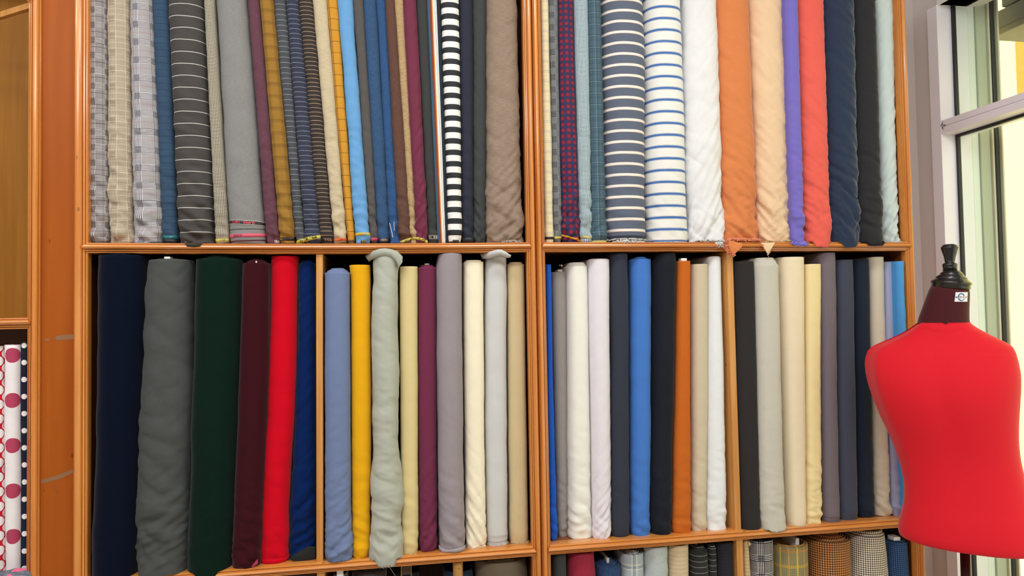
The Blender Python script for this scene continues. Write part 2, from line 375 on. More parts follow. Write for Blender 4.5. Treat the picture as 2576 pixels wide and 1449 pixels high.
    def layers(s, m, parent, k=3, step=0.004, dz=0.004, name='wound_layer', tilt=0.0, seed=1, gap=None, shift=0.0):
        """inner turns of cloth showing at the top of the bolt"""
        r = random.Random(seed); n = s.n; top = s.V[-1]; c = s.ctr(); out = []; half = s.am
        fx = s.fx; 
        for j in range(1, k+1):
            ins = step*j; a = max(half-ins, half*0.12); b = max(s.depth/2-ins, s.depth*0.1)
            rx = a/half; ry = b/(s.depth/2); z1 = s.zt+dz*j+r.uniform(-.0012, .0012); V = []; UV = []
            for (sc, zz) in ((1.0, s.zt-0.02), (1.0, z1-0.0006), (1-0.0011/half, z1), (1-0.0022/half, z1-0.0006), (1-0.0022/half, s.zt-0.02)):
                q = np.stack([c[0]+(top[:, 0]-c[0])*rx*sc+shift*j, c[1]+(top[:, 1]-c[1])*ry*sc, np.full(n, zz)], -1); q[:, 2] += tilt*(q[:, 0]-c[0])*(1 if zz > s.zt-0.01 else 0); V.append(q)
                UV.append(np.stack([s.U*rx, np.full(n, zz)], -1))
            V = np.concatenate(V); UV = np.concatenate(UV); out.append(mesh_obj(name, V, s.quads(5, n).tolist(), m, parent, True, UV))
        return out
    def board(s, m, parent, dz=0.012, t=0.006, w=None, dx=0.0, dy=0.0, name='core_board', x=None):
        c = s.ctr(); w = w or s.depth*0.55; mb = MB(); cx = (c[0] if x is None else x)+dx
        mb.box(cx-t/2, cx+t/2, c[1]-w/2+dy, c[1]+w/2+dy, s.zt-0.03, s.zt+dz, 0.0008); return mb.obj(name, m, parent)

# ------------------------------------------------------------------ room shell
W = 1.1846; YB = 0.36; H = 0.84; SH = 0.027
XW = float(hit(2309, 400, 1, YB)[0]); ZC = 3.0; XL0 = -2.6; YF = -4.6
yf1 = float(hit(2341, 100, 0, XW)[1]); yf2 = float(hit(2366.5, 100, 0, XW)[1]); YW0 = -1.9
XG = float(hit(2398, 100, 1, yf2)[0])
m_wall = plain('wall_paint', '#dcd4d0', 0.7, 0.3, var=0.02, sc=3); m_ceil = plain('ceiling_paint', '#f1efec', 0.8, 0.2, var=0.01)
def floor_mat():
    n = NT('floor_tiles'); b = n.t.nodes.new('ShaderNodeTexBrick'); n.put(b.inputs['Vector'], n.coord()); b.offset = 0
    b.inputs['Color1'].default_value = (0.62, 0.57, 0.5, 1); b.inputs['Color2'].default_value = (0.58, 0.53, 0.47, 1); b.inputs['Mortar'].default_value = (0.3, 0.28, 0.25, 1)
    b.inputs['Scale'].default_value = 1.0; b.inputs['Mortar Size'].default_value = 0.003; b.inputs['Brick Width'].default_value = 0.6; b.inputs['Row Height'].default_value = 0.6
    return n.done(b.outputs[0], 0.25)
def struct(name, mb, m, label=None):
    o = mb.obj(name, m); o['kind'] = 'structure'
    if label: o['label'] = label
    return o
struct('floor', MB().box(XL0, XW+0.2, YF, YB+0.1, -0.1, 0), floor_mat())
struct('ceiling', MB().box(XL0, XW+0.2, YF, YB+0.1, ZC, ZC+0.1), m_ceil)
struct('wall_back', MB().box(XL0-0.1, XW+0.2, YB, YB+0.1, 0, ZC), m_wall)
struct('wall_left', MB().box(XL0-0.1, XL0, YF, YB, 0, ZC), m_wall)
struct('wall_front', MB().box(XL0, XW+0.2, YF-0.1, YF, 0, ZC), m_wall)
WT = 2.62
wr = MB().box(XW, XW+0.16, yf1, YB, 0, ZC); wr.box(XW, XW+0.16, YW0, yf1, WT, ZC); wr.box(XW, XW+0.16, YF, YW0, 0, ZC)
struct('wall_right', wr, m_wall)

# ------------------------------------------------------------------ wood
OR_D, OR_L = '#c46f24', '#efa454'
w_x = wood('orange_lacquered_wood_across', OR_D, OR_L, 0, 0.28, 0.5); w_z = wood('orange_lacquered_wood_upright', OR_D, OR_L, 2, 0.28, 0.5)
w_in = wood('inner_shelf_wood', '#7a3f18', '#a8602c', 0, 0.45, 0.15); w_inz = wood('inner_side_wood', '#6e3a14', '#9c5826', 2, 0.45, 0.15)
w_panel = wood('reddish_veneer_panel', '#96480f', '#b4601f', 2, 0.42, 0.0, 0.35, spec=0.15)
w_div = wood('raw_pine_divider', '#c07c34', '#efb76c', 2, 0.45, 0.1, 0.9)
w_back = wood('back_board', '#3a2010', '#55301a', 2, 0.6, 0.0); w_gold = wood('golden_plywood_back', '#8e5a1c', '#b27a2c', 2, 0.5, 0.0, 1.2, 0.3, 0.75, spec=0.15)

ST = [(0, .02), (0, 0), (.05, -.003), (.12, -.0035), (.145, .001), (.17, .001), (.195, -.0045), (.31, -.0055), (.335, -.0005), (.36, -.0005), (.385, -.006), (.45, -.009), (.55, -.0118), (.68, -.013), (.80, -.0118), (.88, -.0085), (.91, -.002), (.935, -.002), (.955, -.004), (.99, -.003), (1, 0), (1, .02)]
def stile(name, xin, xout, z0, z1, parent, m=None):
    """upright moulding; the stepped fillets lie on the opening's side (xin), the round bead outside"""
    V = []; n = len(ST)
    for z in (z0, z1):
        for t, y in ST: V.append((xin+(xout-xin)*t, y, z))
    fl = xout < xin; f = []
    for i in range(n-1):
        q = (i, i+1, n+i+1, n+i); f.append(q if not fl else q[::-1])
    f.append((n-1, 0, n, 2*n-1) if not fl else (2*n-1, n, 0, n-1)); f.append(tuple(range(n)) if fl else tuple(reversed(range(n)))); f.append(tuple(range(n, 2*n)) if not fl else tuple(reversed(range(n, 2*n))))
    return mesh_obj(name, V, f, m or w_z, parent)
SP = [(0, .03), (0, -.001), (.04, -.004), (.12, -.0045), (.15, -.0005), (.18, -.0005), (.21, -.006), (.30, -.0065), (.33, -.002), (.36, -.002), (.39, -.009), (.48, -.0135), (.60, -.0155), (.72, -.014), (.79, -.010), (.81, -.005), (.84, -.005), (.87, -.0075), (.93, -.007), (.97, -.004), (1, .0), (1, .03)]
def rail(name, x0, x1, z, h, parent, e0=.011, e1=.011, m=None, sag=0.0, Pf=SP):
    """shelf moulding; both ends run to a mitred point over the uprights"""
    n = len(Pf); V = []; K = 14
    for k in range(K):
        t = k/(K-1); x = x0+(x1-x0)*t; dz = -sag*4*t*(1-t)
        for q, y in Pf:
            e = 0
            front = y < 0.0
            if front and k == 0: e = -e0*max(0, 1-abs(2*q-1)**1.0*1.0)*1.0
            if front and k == K-1: e = e1*max(0, 1-abs(2*q-1))
            V.append((x+e, y, z+h*q+dz))
    f = [(k*n+i, (k+1)*n+i, (k+1)*n+(i+1) % n, k*n+(i+1) % n) for k in range(K-1) for i in range(n)]
    f = [q[::-1] for q in f]
    f.append(tuple(range(n))); f.append(tuple(reversed(range((K-1)*n, K*n))))
    return mesh_obj(name, V, f, m or w_x, parent)
def board(name, x0, x1, y0, y1, z0, z1, m, parent, b=0.001, label=None):
    o = MB().box(x0, x1, y0, y1, z0, z1, b).obj(name, m, parent)
    if label: o['label'] = label
    return o

TOP = 2.66; BOT = 0.06; ZS = [Z0, Z0-H, Z0-2*H-0.0]
def cabinet(x0, x1, s0, s1, label, sags=(0, 0, 0)):
    r = empty('shelving_cabinet', (x0, 0.0, 0.0), label, 'cabinet')
    i0, i1 = x0+s0, x1-s1
    stile('stile', i0, x0, 0.0, TOP, r); stile('stile', i1, x1, 0.0, TOP, r)
    board('side_panel', x0+0.001, x0+0.019, 0.02, YB-0.012, 0.0, TOP, w_inz, r); board('side_panel', x1-0.019, x1-0.001, 0.02, YB-0.012, 0.0, TOP, w_inz, r)
    board('back_panel', x0+0.019, x1-0.019, YB-0.016, YB-0.008, 0.0, TOP, w_back, r)
    for z, sg in zip(ZS, sags):
        rail('shelf_moulding', i0, i1, z, SH, r, sag=sg); board('shelf_board', x0+0.019, x1-0.019, 0.0225, YB-0.016, z+0.006, z+SH-0.0008-sg, w_in, r, 0.0004)
    rail('top_moulding', i0, i1, TOP-0.05, 0.045, r); board('top_board', x0+0.019, x1-0.019, 0.0225, YB-0.016, TOP-0.03, TOP-0.006, w_in, r)
    return r, i0, i1
mid, a0, a1 = cabinet(0.0, W-0.0012, 0.032, 0.0245, 'orange wooden cabinet holding suiting bolts above and velvet bolts at its lower left', (0.003, 0.0, 0.0))
right, b0, b1 = cabinet(W+0.0012, 2*W, 0.0245, 0.0235, 'orange wooden cabinet beside the window, striped and corduroy bolts on its upper shelf')
def divider(px_t, px_b, zb, zt, parent, label=None, y0=0.004, d=0.3):
    """loose pine board between two shelves; front face given by its left/right edges at head and foot"""
    yt = y0; V = []
    tl, tr = hit(px_t[0], px_t[2], 1, y0)[0], hit(px_t[1], px_t[2], 1, y0)[0]; bl, br = hit(px_b[0], px_b[2], 1, y0)[0], hit(px_b[1], px_b[2], 1, y0)[0]
    b = 0.0012
    for z, l, r in ((zb, bl, br), (zt, tl, tr)):
        for x, y in ((l, y0+b), (l+b, y0), (r-b, y0), (r, y0+b), (r, y0+d), (l, y0+d)): V.append((x, y, z))
    f = [(i, (i+1) % 6, 6+(i+1) % 6, 6+i) for i in range(6)]+[tuple(reversed(range(6))), tuple(range(6, 12))]
    return mesh_obj('divider', V, f, w_div, parent)
zs1 = ZS[1]+SH-0.0008; zs2 = ZS[2]+SH-0.0008; zs0 = Z0+SH-0.0008
divider((795, 812, 640), (796, 813, 1415), zs1, Z0-0.004, mid)
divider((1828, 1844, 640), (1850, 1865, 1333), zs1, Z0-0.001, right)
divider((797, 817, 1440), (797, 817, 1449), zs2, ZS[1]-0.001, mid)
divider((1853, 1869, 1366), (1857, 1872, 1449), zs2, ZS[1]-0.001, right)

# left cabinet (only its right edge is in view), same front plane
xr_ = float(hit(101.8, 600, 1, 0.0)[0]); sw = 0.031; xi_ = float(hit(70.5, 600, 1, 0.0)[0]); xl_ = xi_-1.02
left = empty('shelving_cabinet', (xl_-0.03, 0, 0), 'orange wooden cabinet at the far left, its upper bay empty and golden inside', 'cabinet')
zl = float(hit(40, 828, 1, 0)[2]); hl = float(hit(40, 799, 1, 0)[2])-zl; ztl = float(hit(95, 18, 1, 0)[2])
stile('stile', xi_, xr_, 0, TOP, left); stile('stile', xl_, xl_-0.031, 0, TOP, left)
board('side_panel', xi_+0.008, xr_-0.002, 0.02, YB-0.012, 0, TOP, w_inz, left); board('side_panel', xl_-0.029, xl_-0.008, 0.02, YB-0.012, 0, TOP, w_inz, left)
board('back_panel', xl_-0.008, xi_+0.008, YB-0.016, YB-0.008, zl+hl, TOP, w_gold, left, label='golden brown plywood back of the empty bay')
board('back_panel', xl_-0.008, xi_+0.008, YB-0.016, YB-0.008, 0, zl, w_back, left)
rail('shelf_moulding', xl_, xi_, zl, hl, left); board('shelf_board', xl_-0.008, xi_+0.008, 0.0225, YB-0.016, zl+0.006, zl+hl-0.001, w_gold, left, 0.0004)
rail('shelf_moulding', xl_, xi_, 0.05, SH, left); board('shelf_board', xl_-0.008, xi_+0.008, 0.0225, YB-0.016, 0.056, 0.076, w_in, left, 0.0004)
rail('top_moulding', xl_, xi_, TOP-0.05, 0.045, left)
# bowed upper shelf whose moulded edge swings out from the upright, and the lath under it
V = []; K = 10; n = len(SP)
for k in range(K):
    t = k/(K-1); x = xi_+0.006-0.30*t; yy = -0.001; za = 0.26*math.sin(t*1.5)
    for q, y in SP: V.append((x, yy+min(y, .012), ztl+0.002+SH*q+za))
Fq = [(k*n+i, k*n+(i+1) % n, (k+1)*n+(i+1) % n, (k+1)*n+i) for k in range(K-1) for i in range(n)]+[tuple(range(n))[::-1], tuple(range((K-1)*n, K*n))]
o = mesh_obj('curved_valance', V, Fq, w_x, left); o['label'] = 'moulded valance curving upwards'
pA = hit(90, 12, 1, 0.012); pB = hit(-40, 53, 2, pA[2]); mb = MB(); d_ = (pB-pA); nrm = np.array([d_[1], -d_[0], 0]); nrm /= np.linalg.norm(nrm)
vv = []
for p in (pA, pB):
    for sx_, sz_ in ((-1, -1), (1, -1), (1, 1), (-1, 1)): vv.append(p+nrm*0.006*sx_+np.array([0, 0, 0.0075*sz_]))
mb.add(vv, [(0, 1, 2, 3), (7, 6, 5, 4), (0, 4, 5, 1), (1, 5, 6, 2), (2, 6, 7, 3), (3, 7, 4, 0)]); mb.obj('shelf_lath', w_div, left)['label'] = 'pale raw wooden lath running back from the upright'

# veneered filler between the two cabinets with tape residue
xp0, xp1 = xr_+0.0005, -0.0005
fp = empty('trim_1', (xp0, 0, 0)); fp['kind'] = 'structure'; fp['label'] = 'reddish veneered filler board between the two cabinets'
board('veneer_board', xp0, xp1, 0.004, 0.022, 0, TOP, w_panel, fp, 0.0005)
m_tape = plain('tape_residue', '#8f6444', 0.5, var=0.2, sc=300); m_scr = plain('scratch', '#8a4a20', 0.6)
def patch(name, pts, m, y=0.0036, t=0.0003):
    q = [hit(a, b, 1, y) for a, b in pts]; k = len(q); V = [tuple(p) for p in q]+[(p[0], p[1]+t, p[2]) for p in q]
    f = [tuple(range(k)), tuple(reversed(range(k, 2*k)))]+[(i, k+i, k+(i+1) % k, (i+1) % k) for i in range(k)]
    return mesh_obj(name, V, [x[::-1] for x in f], m, fp)
patch('tape_residue', [(139, 847), (150, 843), (184, 841), (186, 853), (160, 855), (141, 856)], m_tape)
patch('tape_residue', [(112, 853), (123, 851), (125, 857), (112, 858)], m_tape)
patch('tape_residue', [(103, 1207), (140, 1197), (183, 1180), (184, 1190), (145, 1207), (104, 1217)], m_tape)
patch('scratch', [(133, 1221), (136, 1221), (147, 1240), (145, 1243)], m_scr)

# ------------------------------------------------------------------ window in the right wall and what lies outside
m_al = plain('white_powder_coated_aluminium', '#f6f1f8', 0.4, 0.5, var=0.012); m_gask = plain('black_rubber_gasket', '#1b1d1e', 0.5)
def glass_mat():
    n = NT('window_glass'); n.b.inputs['Transmission Weight'].default_value = 1.0; n.b.inputs['IOR'].default_value = 1.02; n.b.inputs['Specular IOR Level'].default_value = 0.5
    n.b.inputs['Base Color'].default_value = (0.93, 0.97, 0.94, 1); n.b.inputs['Roughness'].default_value = 0.0
    tr = n.t.nodes.new('ShaderNodeBsdfTransparent'); tr.inputs[0].default_value = (0.90, 0.95, 0.91, 1); gl = n.t.nodes.new('ShaderNodeBsdfGlossy'); gl.inputs['Roughness'].default_value = 0.02
    fr = n.t.nodes.new('ShaderNodeFresnel'); fr.inputs[0].default_value = 1.35; mx = n.t.nodes.new('ShaderNodeMixShader')
    ge = n.t.nodes.new('ShaderNodeNewGeometry'); n.t.links.new(n.math('MULTIPLY', fr.outputs[0], n.math('SUBTRACT', 1.0, ge.outputs['Backfacing'])), mx.inputs[0]); n.t.links.new(tr.outputs[0], mx.inputs[1]); n.t.links.new(gl.outputs[0], mx.inputs[2])
    n.t.links.new(mx.outputs[0], n.t.nodes['Material Output'].inputs[0]); return n.m
m_glass = glass_mat()
win = empty('window_1', (XW, yf2, 0)); win['kind'] = 'structure'; win['label'] = 'tall white aluminium shop window in the right wall'
zb0 = float(hit(2380, 337, 0, XW)[2]); zb1 = float(hit(2380, 302.5, 0, XW)[2]); XO = float(hit(2435, 100, 1, yf2)[0])
board('window_jamb', XW-0.012, XO, yf2, yf1, 0, WT, m_al, win, 0.001)
board('window_jamb', XW-0.012, XO, YW0, YW0+0.05, 0, WT, m_al, win, 0.001)
ztp = float(hit(2397, 4, 1, yf2)[2])+0.022
board('window_head', XW-0.012, XO, YW0+0.05, yf2, ztp, WT, m_al, win, 0.001)
board('window_sill', XW-0.012, XO, YW0+0.05, yf2, 0, 0.06, m_al, win, 0.001)
zg = (zb0+zb1)/2+0.002
board('crossbar', XW-0.012, XO-0.002, YW0+0.05, yf2, zb0, zg-0.0006, m_al, win, 0.0006); board('crossbar', XW-0.0115, XO-0.002, YW0+0.05, yf2, zg+0.0006, zb1, m_al, win, 0.0006)
g = 0.009
for z0_, z1_ in ((zb1, ztp), (0.06, zb0)):
    board('glass_pane', XG-0.002, XG+0.002, YW0+0.052, yf2-0.002, z0_+0.002, z1_-0.002, m_glass, win, 0)
    board('gasket', XG-0.006, XG+0.006, yf2-g, yf2-0.0002, z0_, z1_, m_gask, win, 0); board('gasket', XG-0.006, XG+0.006, YW0+0.052, yf2-g, z1_-g, z1_-0.0002, m_gask, win, 0)
    board('gasket', XG-0.006, XG+0.006, YW0+0.052, yf2-g, z0_+0.0002, z0_+g, m_gask, win, 0)
# grubby screw hole where the bar meets the jamb
cpx = hit(2372, 317, 0, XW-0.0125); mb = MB(); rr = random.Random(3)
for k in range(12):
    a = rr.uniform(0, 6.3); r_ = rr.uniform(0.001, 0.011); c_ = cpx+np.array([0, r_*math.cos(a), r_*math.sin(a)*1.3]); q = rr.uniform(.0008, .0028)
    V_, F_ = [], []
    for j in range(6): V_.append((c_[0], c_[1]+q*math.cos(j), c_[2]+q*1.4*math.sin(j)))
    mb.add(V_, [tuple(range(6))])
mb.obj('screw_hole_mark', plain('grime', '#5b5450', 0.8, var=.3, sc=200), win)

m_ex1 = plain('pale_green_outer_frame', '#eef2e8', 0.6, var=.03, sc=6); m_ex2 = plain('grey_green_render', '#c2c4ae', 0.85, var=.05, sc=8); m_yel = plain('yellow_facade_render', '#f6e3a0', 0.9, 0.1, var=.05, sc=25)
m_blk = plain('dark_metal', '#33302c', 0.5); m_crm = plain('cream_edge', '#e6dcc4', 0.7); m_brk = plain('grey_block', '#8c8c8a', 0.9, var=.25, sc=14); m_amb = plain('amber_shutter', '#b08a2a', 0.5)
X2 = float(hit(2460, 300, 1, yf2-0.0)[0]); X3 = float(hit(2492, 300, 1, yf2-0.01)[0])
ext = empty('outer_reveal', (XO, yf2, 0), 'pale masonry reveal outside the shop window with a dark metal post', 'wall')
board('outer_frame', XO, X2, yf2, yf2+0.2, 0, 3.0, m_ex1, ext, 0.001); board('render_reveal', X2+0.0005, X3, yf2-0.006, yf2+0.2, 0, 3.0, m_ex2, ext, 0.002)
X4 = float(hit(2497, 300, 1, yf2-0.01)[0]); X5 = float(hit(2512, 300, 1, yf2-0.02)[0])
board('cream_edge', X3+0.0005, X4, yf2-0.014, yf2+0.1, 0, 3.0, m_crm, ext, 0.001); board('metal_post', X4+0.0005, X5, yf2-0.020, yf2+0.1, 0, 3.0, m_blk, ext, 0.002)
board('cream_edge', X5+0.0005, X5+0.007, yf2-0.030, yf2+0.1, 0, 3.0, m_crm, ext, 0.001)
# block lintel with its soffit
X6 = X5+0.22; yl_ = float(hit(2490, 97, 0, X6-.16)[1]); zl0 = float(hit(2500, 97, 0, X6-0.16)[2]); lin_ = empty('block_lintel', (X6, yf2, zl0), 'grey block lintel outside, above the upper window pane', 'lintel')
rr = random.Random(5)
for row in range(6):
    yy = yl_-(0.05 if row % 2 else 0)
    while yy > YW0:
        ln = rr.uniform(.14, .2); board('block', X6-0.16+rr.uniform(-.004, .004), X6-0.02, yy-ln+0.006, yy, zl0+0.025+row*0.075, zl0+0.025+row*0.075+0.069, m_brk, lin_, 0.004); yy -= ln
board('soffit_board', X6-0.17, X6+0.02, YW0, yl_, zl0, zl0+0.022, plain('soffit', '#8c8672', 0.7, var=.2, sc=20), lin_, 0.002)
XY = XW+2.3
fac = empty('neighbouring_facade', (XY, 0, 0), 'sunlit yellow rendered house wall across the lane', 'building')
board('rendered_wall', XY, XY+0.2, -2.5, 6.0, 0, 6.0, m_yel, fac, 0)
pw = hit(2567, 160, 0, XY); pw2 = hit(2572, 240, 0, XY); board('shutter', XY-0.04, XY, pw[1]-0.9, pw[1], pw2[2], pw2[2]+1.3, m_amb, fac, 0.004)
gr = empty('lane_ground', (XW+0.3, 0, 0)); gr['kind'] = 'structure'; gr['label'] = 'pale paving of the lane outside'
board('paving', XW+0.16, XY, -3, 6, -0.12, -0.02, plain('pale_paving', '#cfc8b4', 0.9, var=.1, sc=5), gr, 0)

# ------------------------------------------------------------------ bolts of cloth
m_white = plain('white_plastic', '#f2f2f0', 0.4, var=.02); m_card = plain('worn_card', '#cfc6b2', 0.7, var=.15, sc=120); m_dowel = wood('bamboo_core', '#b98545', '#dcb06c', 2, 0.5, 0)
tape = {}
def tm(col):
    if col not in tape:
        n = NT('selvedge_'+col.strip('#')); tape[col] = n.done(lin(col), 0.45, 0, 0.4)
    return tape[col]
_b = [0]
def bolt(row, keys, mat, label, group, yf=0.012, parts=False, yb=None, ytop=None, under=None, **kw):
    _b[0] += 1; kw.setdefault('seed', _b[0])
    am_px = (keys[0][2]-keys[0][1])/2; zf = None
    if row == 'U':
        zb, zt, sz = zs0+0.0008, Z0+0.79, zs0
        if yb is not None: yf = -0.0215; zf = float(hit((keys[-1][1]+keys[-1][2])/2, yb, 1, yf)[2])
    elif row == 'L':
        zb, sz = zs1+0.0008, zs1; xc = (keys[-1][1]+keys[-1][2])/2; yy = keys[-1][0] if yb is None else yb
        p = hit(xc, yy, 2, zs1); yf = float(p[1])
        if yf < -0.014: yf = -0.0215; zf = float(hit(xc, yy, 1, yf)[2]); zf = max(zf, zs1-0.06)
    else: zb, sz = zs2+0.0008, zs2
    q = 0.55*0.8*am_px/900.0
    K = []
    for y, l, r in keys:
        a = hit(l, y, 1, yf+q); b = hit(r, y, 1, yf+q); K.append(((a[2]+b[2])/2, a[0]+0.0004, b[0]-0.0004))
    if row != 'U':
        zt = float(hit((keys[0][1]+keys[0][2])/2, keys[0][0] if ytop is None else ytop, 1, yf)[2])
        zt = min(zt, (Z0-0.004 if row == 'L' else ZS[1]-0.004)) if yf > -0.018 else zt
    B = Bolt(K, yf, zb, zt, zfront=zf, shelf_z=sz, **kw)
    o = np.array([float(B.Xc[0]), yf+B.depth/2, zb])
    if not parts:
        r = B.build('fabric_bolt', mat, origin=o); tag(r, label, 'fabric bolt', group); return B, r
    r = empty('fabric_bolt', o, label, 'fabric bolt', group); B.build('cloth', mat, r); return B, r

GU1, GU2 = 'bolts of suiting on the upper left shelf', 'bolts of shirting and corduroy on the upper right shelf'
GL1, GL2, GL3, GL4 = 'velvet bolts below the upper left shelf', 'plain bolts beside the left pine divider', 'plain bolts left of the right pine divider', 'plain bolts right of the right pine divider'
GB = 'bolts on the lowest shelves'; GC = 'dotted bolts in the left cabinet'
def U(t, b, mat, label, grp=GU1, **kw): return bolt('U', [(0, t[0], t[1]), (600, b[0], b[1])], mat, label, grp, **kw)
fb = fabric
# --- upper left shelf
f = fb('glen_check_black_white', plaid_lines('#837b7a', '#3a3436', '#d6d2cf', .0396, .42, .0031, [('h', .0396, .0013, .010, '#3a2228', .8), ('v', .0396, .0012, .026, '#3c3238', .5)], .6))
B, r = U((221, 268), (220, 272), f, 'black and white glen check bolt, leftmost on the upper shelf', wr=.35, low=1.2, seed=11, parts=True); B.fray('frayed_edge', f, r, ln=.006, cnt=60, rad=.0007)
f = fb('glen_check_beige', plaid_lines('#a99c88', '#8a7a66', '#cabda8', .0441, .36, .0027, [('h', .0147, .0013, .01, '#dccfb4', .55), ('v', .0220, .0014, .004, '#e0d4ba', .5)], .35))
U((268, 325), (272, 333), f, 'beige and cream glen check bolt with pale gridlines', wr=.35, low=1.6, seed=12, big=.35)
f = fb('glen_check_grey_red', plaid_lines('#a5a2a2', '#4c4a54', '#dcdad9', .0468, .36, .0034, [('h', .0468, .0011, .014, '#a8404e', .5), ('v', .0468, .0010, .037, '#b05a66', .25)], .25))
B, r = U((325, 384), (333, 409), f, 'pale grey glen check bolt with fine red overcheck lines', wr=.4, low=1.3, seed=13, parts=True); B.fray('frayed_edge', f, r, ln=.008, cnt=70, rad=.0007)
f = fb('blue_suiting', hlines('#344b62', (.0175, .0011, 0, '#1f3450')))
B, r = U((382, 424), (409, 447), f, 'slate blue bolt with thin dark crosswise lines', wr=.45, low=.5, parts=True, yf=.02)
B.band('selvedge_band', tm('#2d8f96'), *(lambda q: (q[1], .0078))(B.uz(425, 597)), r); B.word('CASHMERE', tm('#12363a'), B.uz(427, 597)[0], B.uz(425, 597)[1], .0062, r)
B.band('selvedge_band', tm('#1c2126'), B.uz(425, 607)[1], .011, r)
f = fb('charcoal_chalk_stripe', hlines('#45423f', (.0315, .0018, .004, '#c9c6bf')), rough=.75)
B, r = U((421, 511), (448, 541), f, 'wide charcoal bolt with white chalk stripes', wr=.45, low=1.4, seed=9, parts=True, yf=.004, big=.25)
f2 = fb('charcoal_fold', '#3a3835'); 
mb = MB(); zc = zs0+.0006
mb.add(*tube([hit(466, 609, 1, -.002), hit(472, 616, 1, -.0165), hit(488, 617, 1, -.0185), hit(500, 616, 1, -.0175), hit(508, 609, 1, -.002)], [.003, .004, .0045, .004, .003], 8)); mb.obj('hanging_fold', f2, r, True)
f = fb('mini_check', gingham(.0038, '#efe6c6', '#8a8276', '#211d1c'))
B, r = U((512, 539), (541, 575), f, 'narrow bolt in tiny cream and black check', wr=.25, low=.8, parts=True); q = B.uz(560, 604); B.band('selvedge_band', tm('#c9bb58'), q[1], .008, r); B.word('2PLY', tm('#4a4420'), q[0], q[1], .005, r)
f = fb('mid_grey_wool', heather('#7b7a78', '#8c8b89', (120, 900, 1)))
B, r = U((541, 622), (575, 670), f, 'wide plain mid grey bolt with a black and a pink selvedge', wr=.18, low=.25, soft=1.0, parts=True, yf=.006, power=.8)
z1 = B.uz(622, 560)[1]; B.band('selvedge_band', tm('#33302f'), z1, .0085, r, -.05); B.band('selvedge_line', tm('#c9c6c0'), z1+.005, .0012, r, -.05, off=.0015); B.band('selvedge_line', tm('#c9c6c0'), z1-.005, .0012, r, -.05, off=.0015)
B.word("SUPER  180'S", tm('#e0465e'), B.uz(612, 560)[0], z1+.0005, .0064, r, tilt=-.05, sx=1.1)
B.band('selvedge_line', tm('#3a3735'), B.uz(622, 576)[1], .0012, r, .02); z2 = B.uz(622, 592)[1]; B.band('selvedge_band', tm('#d65a70'), z2, .009, r, .04); B.word('SUPER', tm('#54202c'), B.uz(598, 592)[0], z2-.001, .0058, r, tilt=.04)
B.band('selvedge_line', tm('#5c2530'), B.uz(622, 605)[1], .003, r, .05)
f = fb('plum_wool', heather('#573540', '#6a4450')); B, r = U((622, 652), (670, 702), f, 'plum bolt between the wide grey one and the ochre check', wr=.3, low=1.0, parts=True); q = B.uz(697, 609); B.word('AND', tm('#d9d2c8'), q[0], q[1]+.002, .0075, r)
f = fb('ochre_check', grid('#97702f', [(.033, .0012, 0, '#4c3718', .7), (.033, .0012, .003, '#4c3718', .7), (.033, .0012, .006, '#4c3718', .6), (.033, .001, .009, '#4c3718', .4)], [(.028, .0012, .012, '#4c3718', .5), (.028, .0012, .015, '#4c3718', .5), (.028, .001, .018, '#4c3718', .4)]))
B, r = U((652, 688), (702, 743), f, 'ochre bolt with brown tartan lines', wr=.25, low=.9, parts=True); q = B.uz(723, 601); B.band('selvedge_band', tm('#221a14'), q[1], .0085, r); B.word("240'S", tm('#d8ab78'), q[0]+.002, q[1], .0055, r)
f = fb('grey_pinstripe', hlines('#4a4c50', (.0144, .0009, .003, '#a3a8b0'))); B, r = U((688, 720), (743, 767), f, 'narrow mid grey pinstripe bolt left of the navy pinstripe', wr=.25, low=.8, parts=True, yf=.018); q = B.uz(755, 607); B.band('selvedge_band', tm('#c8c04e'), q[1], .009, r, .15); B.word('100%', tm('#2c2a20'), q[0], q[1], .005, r)
f = fb('navy_pinstripe', hlines('#363a4a', (.0132, .0009, .003, '#9aa0ae'))); B, r = U((719, 751), (766, 807), f, 'navy pinstripe bolt with a yellow selvedge', wr=.25, low=.9, parts=True, yf=.012); q = B.uz(787, 599); B.band('selvedge_band', tm('#d2cb5a'), q[1], .0095, r, .22); B.word('SUPER', tm('#2c2a20'), q[0]-.003, q[1], .0065, r, tilt=.2, flip=False)
f = fb('brown_black_pinstripe', hlines('#38322f', (.0115, .0011, .003, '#c2a184'))); B, r = U((750, 787), (805, 838), f, 'black brown bolt with close tan pinstripes', wr=.25, low=.7, parts=True, yf=.014); q = B.uz(825, 603); B.band('selvedge_band', tm('#2a211c'), q[1], .008, r); B.word('TO.X', tm('#d6a080'), q[0], q[1], .006, r)
f = fb('beige_linen', heather('#b8a888', '#cdbf9f', (60, 700, 1))); B, r = U((786, 823), (838, 873), f, 'oatmeal linen bolt with an orange selvedge', wr=.35, low=1.0, parts=True); q = B.uz(856, 603); B.band('selvedge_band', tm('#e8713a'), q[1], .0078, r); B.word('ITALY', tm('#a02c2c'), q[0]+.004, q[1], .0062, r); B.band('selvedge_band', fb('brown_weave', heather('#6a5c45', '#9a8a6a', (700, 700, 1))), B.uz(856, 611)[1], .010, r)
f = fb('mustard_windowpane', grid('#c98f30', [(.0305, .0012, 0, '#4a3414', .9)], [(.034, .0014, .011, '#3e2c12', .9)])); B, r = U((822, 850), (873, 893), f, 'mustard bolt with black windowpane lines', wr=.25, low=.4, parts=True, yf=.014); q = B.uz(884, 606); B.band('selvedge_band', tm('#5e4526'), q[1], .006, r)
